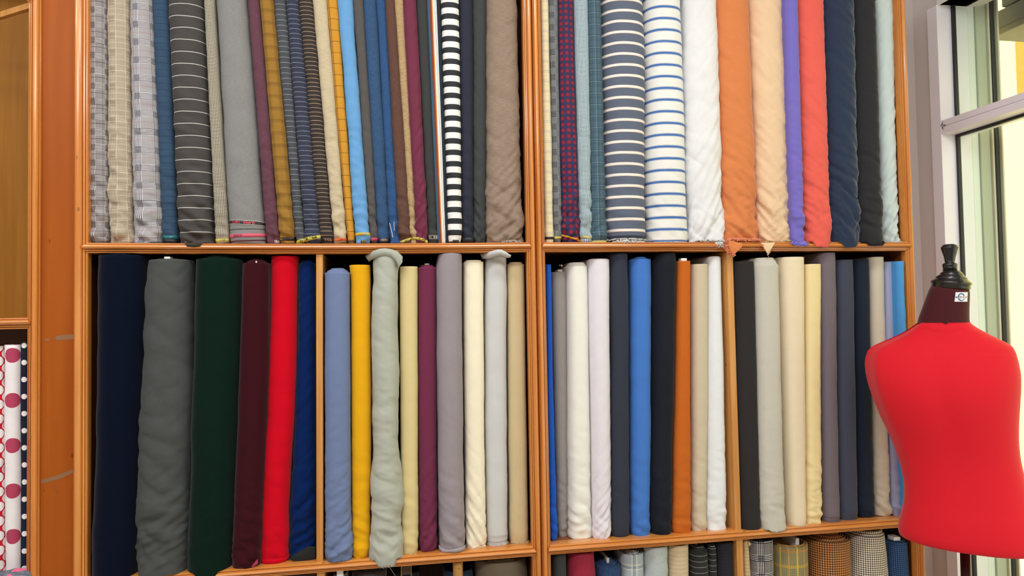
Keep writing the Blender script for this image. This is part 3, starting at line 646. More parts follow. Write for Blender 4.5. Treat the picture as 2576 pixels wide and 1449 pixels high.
f = fb('sky_blue_wool', '#669dce', rough=.7, sheen=.2); B, r = U((849, 887), (893, 930), f, 'sky blue bolt with a gold selvedge', wr=.3, low=.9, parts=True, yf=.006, soft=.7); q = B.uz(912, 589); B.band('selvedge_band', tm('#d9b640'), q[1], .0075, r); q2 = B.uz(915, 609); B.band('selvedge_band', tm('#1d2430'), q2[1]+.001, .006, r, u0=q2[0]-.008, u1=q2[0]+.006); B.word('OC', tm('#e6d070'), q2[0], q2[1]+.001, .005, r)
f = fb('dark_grey_wool', '#56524f'); B, r = U((887, 914), (930, 952), f, 'narrow warm dark grey bolt beside the sky blue one', wr=.35, low=1.2, parts=True, yf=.012); B.band('selvedge_band', tm('#b84868'), B.uz(941, 602)[1], .0085, r); B.band('selvedge_band', tm('#2a2827'), B.uz(941, 611)[1], .009, r)
f = fb('denim', heather('#2c4566', '#3c5c80', (700, 110, 1)), weave=.4); B, r = U((912, 946), (950, 980), f, 'faded denim blue bolt with a gold oval mark', wr=.3, low=.5, parts=True); q = B.uz(967, 604); B.band('selvedge_band', tm('#1c2a48'), q[1]-.003, .018, r)
V = []; k = 26
for rr_, rz in ((.0092, .0030), (.0080, .0022)):
    for i in range(k): V.append(B.P(q[0]+rr_*math.cos(2*math.pi*i/k), q[1]+rz*math.sin(2*math.pi*i/k), .0022))
o = mesh_obj('oval_emblem', V, [(i, (i+1) % k, k+(i+1) % k, k+i) for i in range(k)], tm('#d2b27a'), r); B.word('DENIM', tm('#d2b27a'), q[0], q[1], .003, r)
f = fb('cobalt_blue_wool', heather('#294670', '#365a84')); B, r = U((945, 971), (978, 1006), f, 'deep blue bolt with a loose denim corner at its foot', wr=.25, low=.9, parts=True, yf=.018)
mb = MB(); P4 = [hit(a, b, 1, y) for a, b, y in ((979, 560, .010), (991, 558, .006), (994, 590, .002), (1009, 611, -.004), (985, 611, -.004), (984, 598, .002))]
mb.add(P4+[(p[0], p[1]+.002, p[2]) for p in P4], [(5, 4, 3, 2), (5, 2, 1, 0), (6, 7, 8, 11), (8, 9, 10, 11)]+[(i, (i+1) % 6, 6+(i+1) % 6, 6+i) for i in range(6)]); mb.obj('loose_corner', fb('denim_dark', heather('#1f3e6c', '#33588a', (300, 60, 1))), r)['label'] = 'loose dark denim corner'
mb = MB(); mb.add(*tube([hit(980, 561, 1, .008), hit(986, 585, 1, .002), hit(988, 597, 1, -.001)], .0007, 4)); mb.add(*tube([hit(991, 558, 1, .004), hit(992, 580, 1, .001)], .0006, 4)); mb.obj('white_stitching', m_white, r)
f = fb('chocolate_wool', heather('#553a30', '#684a3e')); B, r = U((968, 994), (1003, 1034), f, 'chocolate brown bolt left of the thin tan one', wr=.25, low=1.0, parts=True); q = B.uz(1022, 605); B.band('selvedge_band', tm('#c6ba52'), q[1], .007, r, .35); B.word('100', tm('#3a3418'), q[0], q[1], .0045, r, tilt=.3)
f = fb('tan_linen', heather('#a0835a', '#bda27a', (80, 500, 1))); B, r = U((992, 1015), (1032, 1049), f, 'thin tan bolt between brown and burgundy', wr=.4, low=1.3, parts=True, yf=.014); B.band('selvedge_band', tm('#c0aa54'), B.uz(1041, 600)[1], .006, r)
f = fb('burgundy_wool', '#6e2a41', rough=.65, sheen=.2); B, r = U((1013, 1047), (1047, 1078), f, 'burgundy bolt with a yellow selvedge', wr=.3, low=1.1, parts=True, yf=.006, slant=-1.2); q = B.uz(1064, 603); B.band('selvedge_band', tm('#cfc658'), q[1], .0078, r, -.2); B.word('SILK', tm('#3a3418'), q[0]+.003, q[1], .005, r, tilt=-.2)
f = fb('charcoal_wool', '#3b3c3b'); B, r = U((1046, 1075), (1077, 1101), f, 'charcoal bolt with a black and white selvedge', wr=.2, low=.6, parts=True, yf=.014); q = B.uz(1089, 597); B.band('selvedge_band', tm('#1a1a1a'), q[1], .0085, r); B.band('selvedge_line', tm('#d8d8d4'), q[1]+.0045, .0008, r, off=.0016); B.band('selvedge_line', tm('#d8d8d4'), q[1]-.0045, .0008, r, off=.0016); B.word('SILK  CA', tm('#eeeeea'), q[0], q[1], .0052, r)
def vst(n):
    c = n.mix(0.0, '#26313a', '#26313a')
    for lo, hi, k in ((-.09, -.0148, '#3f6a86'), (-.0148, -.0078, '#7d4634'), (-.0078, -.0048, '#d98a4c'), (-.0048, -.0012, '#efe9dc'), (-.0012, -.0004, '#8b8a8c'), (-.0004, .0014, '#efece4'), (.0014, .0022, '#55585e'), (.0022, .005, '#e8e6e0'), (.005, .0056, '#55585e')):
        c = n.mix(n.math('MULTIPLY', n.math('GREATER_THAN', n.u, lo), n.math('LESS_THAN', n.u, hi)), c, k)
    return c
f = fb('upright_multistripe', vst); U((1073, 1108), (1100, 1129), f, 'bolt striped lengthwise in blue, rust, orange and white', wr=.08, low=.15, soft=.1, yf=.010)
f = fb('black_white_block_stripe', hlines('#f1efe9', (.0318, .0152, .012, '#2b2d31')), rough=.6); B, r = U((1109, 1155), (1128, 1163), f, 'bolt with bold black and white block stripes', wr=.12, low=.5, yf=.004, parts=True)
q = B.uz(1147, 608); B.band('folded_hem', tm('#2b2d31'), q[1], .009, r, u0=q[0]-.011, u1=q[0]+.011, off=.003)
f = fb('navy_wool', '#272c39', rough=.7); B, r = U((1156, 1189), (1163, 1191), f, 'dark navy bolt just right of the block stripes', wr=.2, low=.6, parts=True); B.band('selvedge_band', tm('#20232b'), B.uz(1177, 604)[1], .016, r, off=.0025)
f = fb('graphite_wool', '#3c3f3e', rough=.7); U((1188, 1224), (1190, 1222), f, 'graphite bolt between navy and taupe', wr=.25, low=1.0, yf=.016, slant=1.0)
f = fb('taupe_slub', heather('#83705f', '#9d8a79', (60, 900, 1))); B, r = U((1223, 1302), (1222, 1316), f, 'wide taupe bolt at the right end of the upper left shelf', wr=.5, low=1.5, yf=.0, seed=6, parts=True, slant=-.8, big=.6)
fr_ = fb('pale_threads', '#c6b6a4'); q0 = B.uz(1262, 605)[0]; q1 = B.uz(1312, 605)[0]; B.fray('frayed_edge', fr_, r, z=zs0+.006, ln=.011, cnt=120, u0=q0, u1=q1, rad=.0007, outw=.012)

# --- upper right shelf
def R(t, b, mat, label, **kw): return U(t, b, mat, label, GU2, **kw)
f = fb('cream_plaid', grid('#e2d3ab', [(.029, .0011, 0, '#8d98a0', .6), (.029, .0009, .0028, '#8d98a0', .55), (.029, .0011, .0056, '#8d98a0', .6), (.029, .0009, .0155, '#c3b489', .5)], [(.02, .001, .011, '#9aa0a0', .6), (.02, .001, .0135, '#9aa0a0', .5)]))
B, r = R((1360, 1380), (1371, 1394), f, 'thin cream bolt with pale blue plaid lines, by the centre upright', wr=.15, low=.4, parts=True); B.band('selvedge_band', tm('#2a2822'), B.uz(1382, 599)[1], .007, r)
f = fb('grey_glen_fine', plaid_lines('#6a6c6e', '#3a3d42', '#9a9c9c', .036, .5, .0026, (), .6)); B, r = R((1379, 1403), (1393, 1414), f, 'thin dark grey glen check bolt left of the red and blue check', wr=.2, low=.7, parts=True, yf=.018); B.band('selvedge_band', tm('#c5b55c'), B.uz(1404, 598)[1], .0075, r)
f = fb('red_blue_check', gingham(.0172, '#93293a', '#4c2c48', '#26395f')); B, r = R((1403, 1443), (1414, 1460), f, 'red and navy buffalo check bolt, crumpled at its foot', wr=.35, low=2.0, parts=True, seed=5, slant=-.9, big=.3); B.band('selvedge_band', tm('#c98a28'), B.uz(1437, 599)[1], .006, r, -.25, off=.003)
f = fb('teal_gingham', gingham(.0037, '#f2f4f0', '#8aa6b0', '#1c4f5e')); B, r = R((1443, 1480), (1460, 1490), f, 'tiny teal and white gingham bolt right of the red check', wr=.35, low=1.1, parts=True, yf=.010); B.band('selvedge_band', tm('#cfc07c'), B.uz(1475, 597)[1], .007, r); B.band('striped_end', fb('blue_end_stripes', grid('#e9ebea', [], [(.0052, .0027, 0, '#3c70a8', 1)])), B.uz(1475, 607)[1], .013, r)
f = fb('teal_plaid', grid('#4f6470', [(.0335, .0016, 0, '#26424e', .6), (.0335, .0016, .0035, '#8ba7ab', .35), (.0335, .0016, .007, '#26424e', .6), (.0335, .006, .018, '#2f4d5a', .35)], [(.03, .0016, 0, '#22404c', .55), (.03, .0016, .0036, '#22404c', .5), (.03, .0018, .0055, '#88a5aa', .35), (.03, .006, .018, '#2c4c58', .3)]))
B, r = R((1478, 1513), (1488, 1527), f, 'slate teal tartan bolt left of the wide chambray stripe', wr=.3, low=1.0, parts=True, slant=-.5); B.band('selvedge_band', tm('#cfcb7a'), zs0+.004, .006, r)
f = fb('grey_blue_chambray_stripe', lambda n: hlines(heather('#5c6478', '#787f92', (300, 600, 1))(n) if False else '#606878', (.0320, .0070, 0, '#efe8dc'), (.0320, .0010, -.0070, '#9d8a8a'), (.0320, .0012, .0012, '#b08878'))(n), mottled=.14, weave=.4)
B, r = R((1513, 1624), (1526, 1632), f, 'wide chambray grey bolt with cream stripes', wr=.22, low=.4, parts=True, yf=.0, soft=1.2, seed=21, power=.85, rnd=1.0)
fw = fb('white_threads', '#e3dfd8'); fk = fb('dark_chambray', heather('#23262f', '#3a3e4a', (400, 400, 1))); q = B.uz(1580, 600); B.band('dark_hem', fk, q[1], .018, r); B.fray('frayed_edge', fw, r, z=B.uz(1580, 599)[1], ln=.007, cnt=170, rad=.0008, curl=.9, outw=.003); q0 = B.uz(1545, 600)[0]; q1 = B.uz(1620, 600)[0]; B.fray('frayed_edge', fw, r, z=zs0+.005, ln=.010, cnt=150, u0=q0, u1=q1, rad=.0008, curl=.9, outw=.013)
f = fb('white_blue_stripe', hlines('#e9e8e0', (.0345, .0066, 0, '#4a70ae'), (.0345, .0009, -.0074, '#9aa0ae'), (.0345, .0009, .0016, '#9aa0ae')), rough=.7)
B, r = R((1625, 1720), (1632, 1737), f, 'white bolt with spaced blue stripes', wr=.15, low=.5, parts=True, yf=.0, slant=.6, seed=23, power=.8, rnd=1.0, soft=.6); B.fray('frayed_edge', fb('ivory_threads', '#dcdccc'), r, ln=.005, cnt=150, rad=.0007, curl=.7)
f = fb('white_knit', '#e6e5e4', rough=.9, sheen=.3); B, r = R((1720, 1806), (1738, 1823), f, 'plain white fleecy bolt with a curled fringe', wr=.4, low=1.2, parts=True, yf=.0, seed=31, slant=-1.3, soft=1.2, big=.5)
B.fray('frayed_edge', f, r, z=zs0+.009, ln=.009, cnt=190, rad=.0012, curl=1.3, outw=.010); q = B.uz(1803, 605)[0]; B.fray('fringe_tuft', f, r, z=zs0+.003, ln=.022, cnt=60, u0=q-.008, u1=q+.009, rad=.0013, curl=.6, outw=.016, seed=4)
def rib(c1, c2, p=.0026):
    return lambda n: n.mix(n.stripe(n.math('ADD', n.v, n.math('MULTIPLY', n.u, .06)), p, p*.38), c1, c2)
f = fb('orange_corduroy', rib('#dc8650', '#cf7a47'), rough=.9, sheen=.3, weave=.4); B, r = R((1805, 1887), (1822, 1912), f, 'burnt orange corduroy bolt with a shaggy fringe', wr=.5, low=1.3, parts=True, yf=.0, seed=33, slant=.9, big=.4)
fo = fb('orange_threads', '#ee9468', sheen=.3, mottled=.02); B.fray('frayed_edge', fo, r, z=zs0+.012, ln=.012, cnt=280, rad=.0016, curl=1.2, outw=.015)
def corner(pts, ys, m, parent, name='hanging_corner', bands=1):
    P = [hit(a, b, 1, y) for (a, b), y in zip(pts, ys)]; k = len(P); c = sum(P)/k; c = c+np.array([0, -.003, 0]); V = [c]+P+[np.array([p[0], p[1]+.0016, p[2]]) for p in P]+[c+np.array([0, .0016, 0])]
    F_ = [(0, 1+(i+1) % k, 1+i) for i in range(k)]+[(2*k+1, 1+k+i, 1+k+(i+1) % k) for i in range(k)]+[(1+i, 1+(i+1) % k, 1+k+(i+1) % k, 1+k+i) for i in range(k)]
    V = np.array(V); return mesh_obj(name, V, F_, m, parent, False, np.stack([V[:, 0]*.4+V[:, 2]*.9, V[:, 0]*.9-V[:, 2]*.4], -1))
def threads(line, ln, cnt, m, parent, rad=.0011, name='frayed_edge', seed=1, dirn=(0, -.3, -1), spread=.8):
    r_ = random.Random(seed); mb = MB(); L = [hit(a, b, 1, y) for a, b, y in line]
    for k in range(cnt):
        t = r_.random()*(len(L)-1.001); i = int(t); p = L[i]*(1-t+i)+L[i+1]*(t-i); l = ln*r_.uniform(.4, 1); d = np.array(dirn)+np.array([r_.uniform(-1, 1), r_.uniform(-1, .2), r_.uniform(-.7, .7)])*spread; d /= np.linalg.norm(d)
        w_ = np.array([r_.uniform(-1, 1), r_.uniform(-1, 0), r_.uniform(-1, 1)])*l*.35; mb.add(*tube([p, p+d*l*.5+w_, p+d*l], rad, 4, False))
    return mb.obj(name, m, parent, True, kind='stuff')
corner([(1833, 604), (1850, 608), (1869, 613), (1866, 622), (1858, 629), (1851, 636), (1845, 641), (1838, 632), (1833, 618)], (-.010, -.015, -.018, -.020, -.023, -.024, -.023, -.023, -.021), f, r)
threads([(1826, 600, -.016), (1824, 618, -.021), (1832, 632, -.023), (1845, 641, -.023)], .011, 230, fo, r, .0015, 'frayed_edge', 2, (-.1, -.4, -.4), 1.1)
f = fb('peach_corduroy', rib('#edcda6', '#e3bf96'), rough=.9, sheen=.3, weave=.4); B, r = R((1888, 1976), (1912, 1994), f, 'pale peach corduroy bolt with a dangling corner', wr=.6, low=1.3, parts=True, yf=.0, seed=35, slant=1.1, big=.4)
fp2 = fb('peach_threads', '#e6c294', sheen=.2); B.fray('frayed_edge', fp2, r, z=zs0+.006, ln=.008, cnt=170, rad=.001, curl=1, outw=.009); corner([(1914, 611), (1950, 610), (1943, 622), (1932, 638)], (-.012, -.016, -.020, -.021), f, r)
threads([(1914, 611, -.018), (1924, 626, -.022), (1932, 639, -.022), (1938, 630, -.022)], .004, 60, fp2, r, .0008, 'frayed_edge', 3, (-.2, -.3, -.7), .7)
mb = MB(); mb.add(*tube([hit(1932, 637, 1, -.021), hit(1930, 641, 1, -.021), hit(1934, 646, 1, -.02)], .0009, 5)); mb.obj('plastic_tag_pin', plain('clear_plastic', '#b9b7ae', 0.2), r)
f = fb('violet_corduroy', rib('#7b71c4', '#7268bc', .0024), rough=.9, sheen=.3); B, r = R((1975, 2009), (1994, 2026), f, 'violet bolt squeezed between peach and coral', wr=.35, low=1.1, parts=True, yb=612, seed=37); B.fray('frayed_edge', fb('violet_threads', '#8f85dc', sheen=.2), r, ln=.012, cnt=150, rad=.0012, curl=1.2, outw=.003)
f = fb('coral_corduroy', rib('#ec6658', '#e45e52', .0024), rough=.9, sheen=.3); B, r = R((2009, 2076), (2027, 2094), f, 'coral red bolt with a curved hem over the shelf edge', wr=.5, low=1.3, parts=True, yb=621, seed=39, slant=.8, big=.4)
B.fray('frayed_edge', f, r, ln=.004, cnt=110, rad=.0008, curl=1, outw=.001)
f = fb('navy_corduroy', rib('#2c384e', '#2a354b', .0024), rough=.95, sheen=.5); B, r = R((2075, 2152), (2094, 2166), f, 'thick navy fleece bolt bulging near its foot', wr=.55, low=1.5, parts=True, yb=622, seed=41, slant=.7, big=.7)
pass
f = fb('black_ribbed', rib('#303032', '#272729', .0028), rough=.9, sheen=.2); B, r = R((2152, 2206), (2166, 2225), f, 'charcoal black ribbed bolt right of the navy fleece', wr=.3, low=1.0, parts=True, yb=615, seed=43); B.fray('frayed_edge', fb('black_threads', '#232427'), r, ln=.007, cnt=200, rad=.001, curl=1.2, outw=.002)
f = fb('pale_mint_knit', '#cfdcd8', rough=.9, sheen=.3); B, r = R((2206, 2248), (2225, 2262), f, 'pale mint bolt at the far right of the upper shelf', wr=.4, low=1.2, parts=True, yf=.010, seed=45, slant=-1.2, big=.3); B.fray('frayed_edge', f, r, ln=.007, cnt=90, rad=.0009, curl=1, outw=.008)

# --- middle left bay
def L(keys, mat, label, grp, **kw): kw.setdefault('parts', True); return bolt('L', keys, mat, label, grp, **kw)
vel = lambda name, c: fb(name, c, rough=.95, sheen=.12, weave=.3, spec=.05)
f = vel('navy_velvet', '#0a1122'); B, r = L([(640, 243, 366), (900, 238, 357), (1449, 226, 338)], f, 'wide midnight navy velvet bolt at the left end of the bay', GL1, yb=1462, wr=.08, low=.15, rnd=1.0, depth=.15, soft=.9); B.layers(f, r, 3, .008, .0015)
f = fb('grey_cotton_drill', '#494c4a', rough=.85); B, r = L([(652, 366, 479), (700, 360, 481), (960, 352, 481), (1080, 338, 480), (1150, 337, 476), (1300, 334, 476), (1449, 338, 470)], f, 'thick dull grey bolt, deeply creased in its lower third', GL1, yb=1450, wr=.35, low=1.2, rnd=1.0, depth=.15, seed=52, big=1.1, slant=-.5); B.layers(f, r, 2, .008, .001); B.board(m_white, r, .008, .014, .03, name='price_tag', dy=-.04)
f = vel('bottle_green_velvet', '#0d221a'); B, r = L([(650, 487, 603), (900, 480, 602), (1200, 474, 588), (1449, 465, 579)], f, 'wide bottle green velvet bolt left of the maroon', GL1, yb=1458, wr=.12, low=.3, rnd=1.0, depth=.15, soft=.8); B.layers(f, r, 4, .012, .004)
f = vel('maroon_velvet', '#3a131a'); B, r = L([(661, 607, 676), (900, 600, 675), (1200, 588, 664), (1433, 579, 652)], f, 'dark maroon velvet bolt left of the bright red one', GL1, wr=.1, low=.9, rnd=1.0, depth=.12); B.layers(f, r, 4, .006, .0032)
mb = MB(); mb.add(*lathe([(0.0004, B.zt-.0005), (.0018, B.zt), (.0024, B.zt+.002), (.0016, B.zt+.0042), (.0003, B.zt+.0048)], hit(645, 664, 1, B.yf)[0], B.yf-.001, 12)); mb.obj('pin_head', m_white, r, True)
corner([(633, 1424), (648, 1406), (649, 1418), (634, 1430)], (B.yf-.004,)*4, fb('maroon_lining', '#a03a50'), r, 'turned_corner')
f = vel('scarlet_velvet', '#cc0c22'); B, r = L([(643, 680, 748), (900, 672, 744), (1060, 664, 738), (1200, 655, 728), (1420, 652, 722)], f, 'bright scarlet velvet bolt between maroon and royal blue', GL1, wr=.15, low=.5, rnd=1.0, depth=.12, seed=8, soft=1.0); B.band('folded_hem', f, B.Z[0]+.006, .012, r, off=.003)
f = vel('royal_navy_velvet', '#0b2458'); B, r = L([(661, 750, 794), (900, 746, 794), (1200, 733, 795), (1375, 724, 795), (1410, 722, 796)], f, 'royal blue velvet bolt leaning against the pine divider', GL1, wr=.5, low=1.2, rnd=1.0, depth=.12, slant=-.8); B.layers(f, r, 4, .004, .003)
corner([(726, 1407), (745, 1392), (775, 1374), (793, 1376), (793, 1402), (770, 1414), (745, 1413)], (B.yf-.006,)*7, fb('black_lining', '#262827'), r, 'turned_back_hem')['label'] = 'black turned-back hem'
# --- middle bay, second compartment
f = fb('slate_blue_twill', '#6f7fa3'); B, r = L([(685, 816, 879), (900, 816, 881), (1250, 817, 883), (1415, 817, 889)], f, 'slate blue bolt just right of the left pine divider', GL2, wr=.12, low=1.3, depth=.14, rnd=.8, power=.8, slant=-.6); B.layers(f, r, 5, .003, .0024, tilt=.02); B.fray('frayed_edge', f, r, ln=.003, cnt=60)
f = fb('golden_yellow_twill', '#e6a90f'); B, r = L([(666, 876, 930), (690, 882, 932), (1100, 884, 934), (1407, 885, 931)], f, 'golden yellow bolt beside the slate blue one', GL2, wr=.1, low=.7, depth=.14, rnd=1.0); B.layers(f, r, 1, .003, .001)
f = fb('grey_green_jersey', '#b0b3a6', rough=.8); B, r = L([(628, 940, 1008), (655, 934, 1008), (690, 939, 1000), (800, 934, 1002), (900, 935, 1005), (1100, 937, 1002), (1130, 938, 1002), (1200, 931, 1012), (1290, 934, 1013), (1340, 932, 1008), (1385, 922, 1018), (1425, 936, 1006)], f, 'limp grey green jersey bolt flopping over the shelf edge', GL2, wr=.4, low=1.1, depth=.13, rnd=1.0, seed=61, ytop=630, soft=1.0, rows=190, big=.7)
B.fray('frayed_edge', f, r, ln=.006, cnt=130, rad=.0005)
zt_ = B.zt; mb = MB()
top_ = [(919, 643, .02), (931, 636, 0), (941, 630, -.017), (955, 625.5, -.023), (970, 624.5, -.025), (986, 627, -.025), (999, 632.5, -.023), (1009, 641, -.020), (1013, 646, -.018)]
mid_ = [(922, 650, .02), (932, 643, 0), (943, 637, -.021), (956, 633, -.0275), (971, 632, -.029), (986, 634.5, -.029), (998, 641, -.027), (1006, 651, -.024), (1012, 660, -.020)]
low_ = [(928, 657, .02), (935, 652, 0), (943, 648, -.017), (956, 644, -.0215), (971, 642, -.0225), (985, 646, -.0225), (995, 655, -.022), (1000, 665, -.020), (1003, 673, -.018)]
V = [hit(a, b, 1, y) for row in (top_, mid_, low_) for a, b, y in row]+[hit(a, b+2, 1, y+.012) for row in (low_, top_) for a, b, y in row]; k = 9
Fk = [(j*k+i, (j+1)*k+i, (j+1)*k+i+1, j*k+i+1) for j in range(4) for i in range(k-1)]+[(4*k+i, i, i+1, 4*k+i+1) for i in range(k-1)]
mesh_obj('flopped_top_fold', V, Fk, f, r, True, np.array(V)[:, [0, 2]])['label'] = 'top of the cloth flopping outwards'
mb = MB(); mb.add(*tube([hit(978, 1424, 1, -.022), hit(986, 1436, 1, -.018), hit(995, 1449, 1, -.012)], .0005, 4)); mb.obj('loose_thread', fb('grey_thread', '#9a9c94'), r)
f = fb('straw_twill', '#dbc890'); B, r = L([(670, 1005, 1051), (1000, 1007, 1052), (1395, 1010, 1053)], f, 'straw beige bolt right of the limp grey green one', GL2, wr=.06, low=.5, depth=.14, rnd=.9); B.layers(f, r, 1, .003, .001); B.fray('frayed_edge', f, r, ln=.004, cnt=50)
f = fb('plum_twill', '#702c48'); B, r = L([(672, 1051, 1099), (1000, 1052, 1099), (1390, 1055, 1101)], f, 'plum bolt in the middle bay beside the straw one', GL2, wr=.06, low=.9, depth=.14, rnd=.9, slant=-.8); B.layers(f, r, 2, .004, .003); B.board(m_card, r, .012, .012, .05, dy=-.02)
f = fb('mauve_grey_jersey', '#978e93', rough=.8, wv=(1, .1, 1)); B, r = L([(636, 1110, 1163), (655, 1098, 1165), (690, 1098, 1163), (1100, 1101, 1167), (1330, 1106, 1170), (1392, 1106, 1172)], f, 'tall mauve grey bolt with a hem turned up at its foot', GL2, wr=.1, low=.7, depth=.14, rnd=1.0, ytop=632, soft=.6, slant=.6, seed=64); B.layers(f, r, 2, .003, .002)
B.band('turned_hem', fb('mauve_lining', '#a89fa5'), B.Z[0]+.005, .012, r, off=.004, wave=.0025)
f = fb('cream_poplin', '#f4ebd0'); B, r = L([(658, 1166, 1217), (1000, 1169, 1219), (1250, 1172, 1222), (1379, 1173, 1224)], f, 'cream bolt between mauve grey and pale grey', GL2, wr=.1, low=.9, depth=.14, rnd=.8, power=.7, slant=1.2); B.layers(f, r, 2, .003, .002); B.fray('frayed_edge', f, r, ln=.004, cnt=60)
f = fb('pale_grey_poplin', '#cdcdcb'); B, r = L([(634, 1228, 1276), (660, 1222, 1276), (1000, 1221, 1278), (1373, 1226, 1280)], f, 'pale grey bolt whose top folds over to the right', GL2, wr=.1, low=.2, depth=.14, rnd=1.0, soft=.8, seed=71, ytop=634, power=.75)
top_ = [(1207, 637, .05), (1222, 636, .01), (1238, 631, -.017), (1252, 627.5, -.024), (1262, 628, -.0255), (1272, 633, -.0245), (1280, 639, -.023), (1286, 642, -.022)]
low_ = [(1213, 650, .05), (1227, 649, .01), (1238, 646, -.014), (1250, 642, -.0185), (1260, 641, -.019), (1270, 645, -.0185), (1278, 647, -.0185), (1284, 646, -.019)]
mid_ = [((a[0]+b[0])/2, (a[1]+b[1])/2-.5, (a[2]+b[2])/2-.0065) for a, b in zip(top_, low_)]; V = [hit(a, b, 1, y) for row in (top_, mid_, low_) for a, b, y in row]+[hit(a, b+2, 1, y+.012) for row in (low_, top_) for a, b, y in row]; k = 8
mesh_obj('flopped_top_fold', V, [(j*k+i, (j+1)*k+i, (j+1)*k+i+1, j*k+i+1) for j in range(4) for i in range(k-1)]+[(4*k+i, i, i+1, 4*k+i+1) for i in range(k-1)], f, r, True, np.array(V)[:, [0, 2]])
zz = B.Z[0]+.022
mb = MB()
for j in range(16):
    for dz in (0, .0035):
        u = -.022+.0029*j; p = B.P(np.array(u), np.array(zz+dz+.12*u*u*20), .0012); mb.add([(p[0]-.0006, p[1], p[2]-.0005), (p[0]+.0006, p[1], p[2]-.0005), (p[0]+.0006, p[1], p[2]+.0005), (p[0]-.0006, p[1], p[2]+.0005)], [(0, 1, 2, 3)])
mb.obj('needle_holes', tm('#77787a'), r); B.fray('frayed_edge', f, r, ln=.006, cnt=120, rad=.0006); B.band('selvedge_line', tm('#a9a9a6'), B.Z[0]+.010, .0012, r)
f = fb('beige_poplin', '#d0bb90'); B, r = L([(664, 1278, 1320), (1000, 1280, 1325), (1368, 1284, 1331)], f, 'beige bolt against the right side of the middle cabinet', GL2, wr=.04, low=.2, depth=.14, rnd=.8, power=.75); B.layers(f, r, 2, .003, .0025); B.fray('frayed_edge', f, r, ln=.005, cnt=70)

# --- right cabinet middle shelf
f = fb('vivid_blue_twill', '#2058c0'); B, r = L([(665, 1373, 1387), (1000, 1377, 1393), (1300, 1383, 1402), (1345, 1385, 1406), (1362, 1386, 1405)], f, 'very thin vivid blue bolt at the left end of the bay', GL3, wr=.15, low=1.2, depth=.14, rnd=1.0)
f = fb('stone_grey_twill', '#97908a'); B, r = L([(684, 1388, 1428), (1353, 1402, 1431)], f, 'stone grey bolt with a torn paper tag, beside the vivid blue one', GL3, wr=.1, low=.7, depth=.15, rnd=1.0); B.layers(f, r, 1, .003, .0015); B.board(m_card, r, .008, .014, .04, dy=-.04, dx=.003, name='paper_tag')
mb = MB(); c0 = hit(1411, 668, 1, B.yf+.02); rr = random.Random(2)
for j in range(7): p = c0+np.array([rr.uniform(-.005, .005), rr.uniform(-.003, .003), rr.uniform(-.004, .003)]); mb.add(*tube([p, p+np.array([rr.uniform(-.004, .004), 0, rr.uniform(.001, .004)])], .0012, 5))
mb.obj('crumpled_paper', m_white, r)
f = fb('ivory_suiting', '#ecebe0'); B, r = L([(669, 1428, 1481), (900, 1430, 1485), (1200, 1431, 1489), (1357, 1432, 1491)], f, 'ivory bolt with stepped layers at its top', GL3, wr=.08, low=.8, depth=.16, rnd=1.0, power=.75); B.layers(f, r, 3, .0025, .0035)
f = fb('cool_white_poplin', '#e4dfe6'); B, r = L([(652, 1482, 1536), (900, 1486, 1537), (1200, 1491, 1540), (1357, 1493, 1539)], f, 'cool white bolt between ivory and charcoal navy', GL3, wr=.1, low=.9, depth=.18, rnd=1.0, slant=-1.0); B.layers(f, r, 1, .003, .003)
f = fb('charcoal_navy_twill', '#343845'); B, r = L([(632, 1542, 1580), (650, 1539, 1582), (900, 1540, 1585), (1353, 1541, 1587)], f, 'tall charcoal navy bolt rising to the shelf edge', GL3, wr=.1, low=.25, depth=.15, rnd=1.0, pinch=.5, soft=.6); B.layers(f, r, 2, .004, .0015)
f = fb('cornflower_twill', '#4578c6'); B, r = L([(651, 1588, 1641), (1000, 1590, 1640), (1350, 1590, 1640)], f, 'cornflower blue bolt between charcoal navy and black ones', GL3, wr=.15, low=.4, depth=.16, rnd=1.0, soft=.6); B.layers(f, r, 2, .006, .003)
f = fb('black_navy_twill', '#191d26'); B, r = L([(634, 1664, 1702), (660, 1652, 1705), (900, 1650, 1701), (1200, 1644, 1696), (1348, 1643, 1693)], f, 'tall black bolt with a bulging top, right of the cornflower one', GL3, wr=.15, low=.5, depth=.16, rnd=1.0, pinch=.8, soft=.8)
f = fb('rust_orange_twill', '#c4651f'); B, r = L([(656, 1706, 1739), (900, 1703, 1738), (1344, 1693, 1741)], f, 'rust orange bolt with a white tag at its top', GL3, wr=.06, low=.6, depth=.14, rnd=.8, power=.75); B.board(m_white, r, .008, .018, .02, dy=-.055, dx=-.003, name='paper_tag')
f = fb('sand_twill', '#cfc0a4'); B, r = L([(664, 1741, 1783), (1000, 1742, 1784), (1337, 1742, 1779)], f, 'sand coloured bolt right of the rust orange one', GL3, wr=.08, low=.6, depth=.14, rnd=.9); B.layers(f, r, 1, .003, .001)
f = fb('bright_white_poplin', '#e9ecec'); B, r = L([(646, 1784, 1817), (900, 1784, 1824), (1250, 1782, 1832), (1335, 1781, 1835)], f, 'bright white bolt against the right pine divider', GL3, wr=.06, low=.8, depth=.18, rnd=1.0); B.layers(f, r, 1, .003, .003)
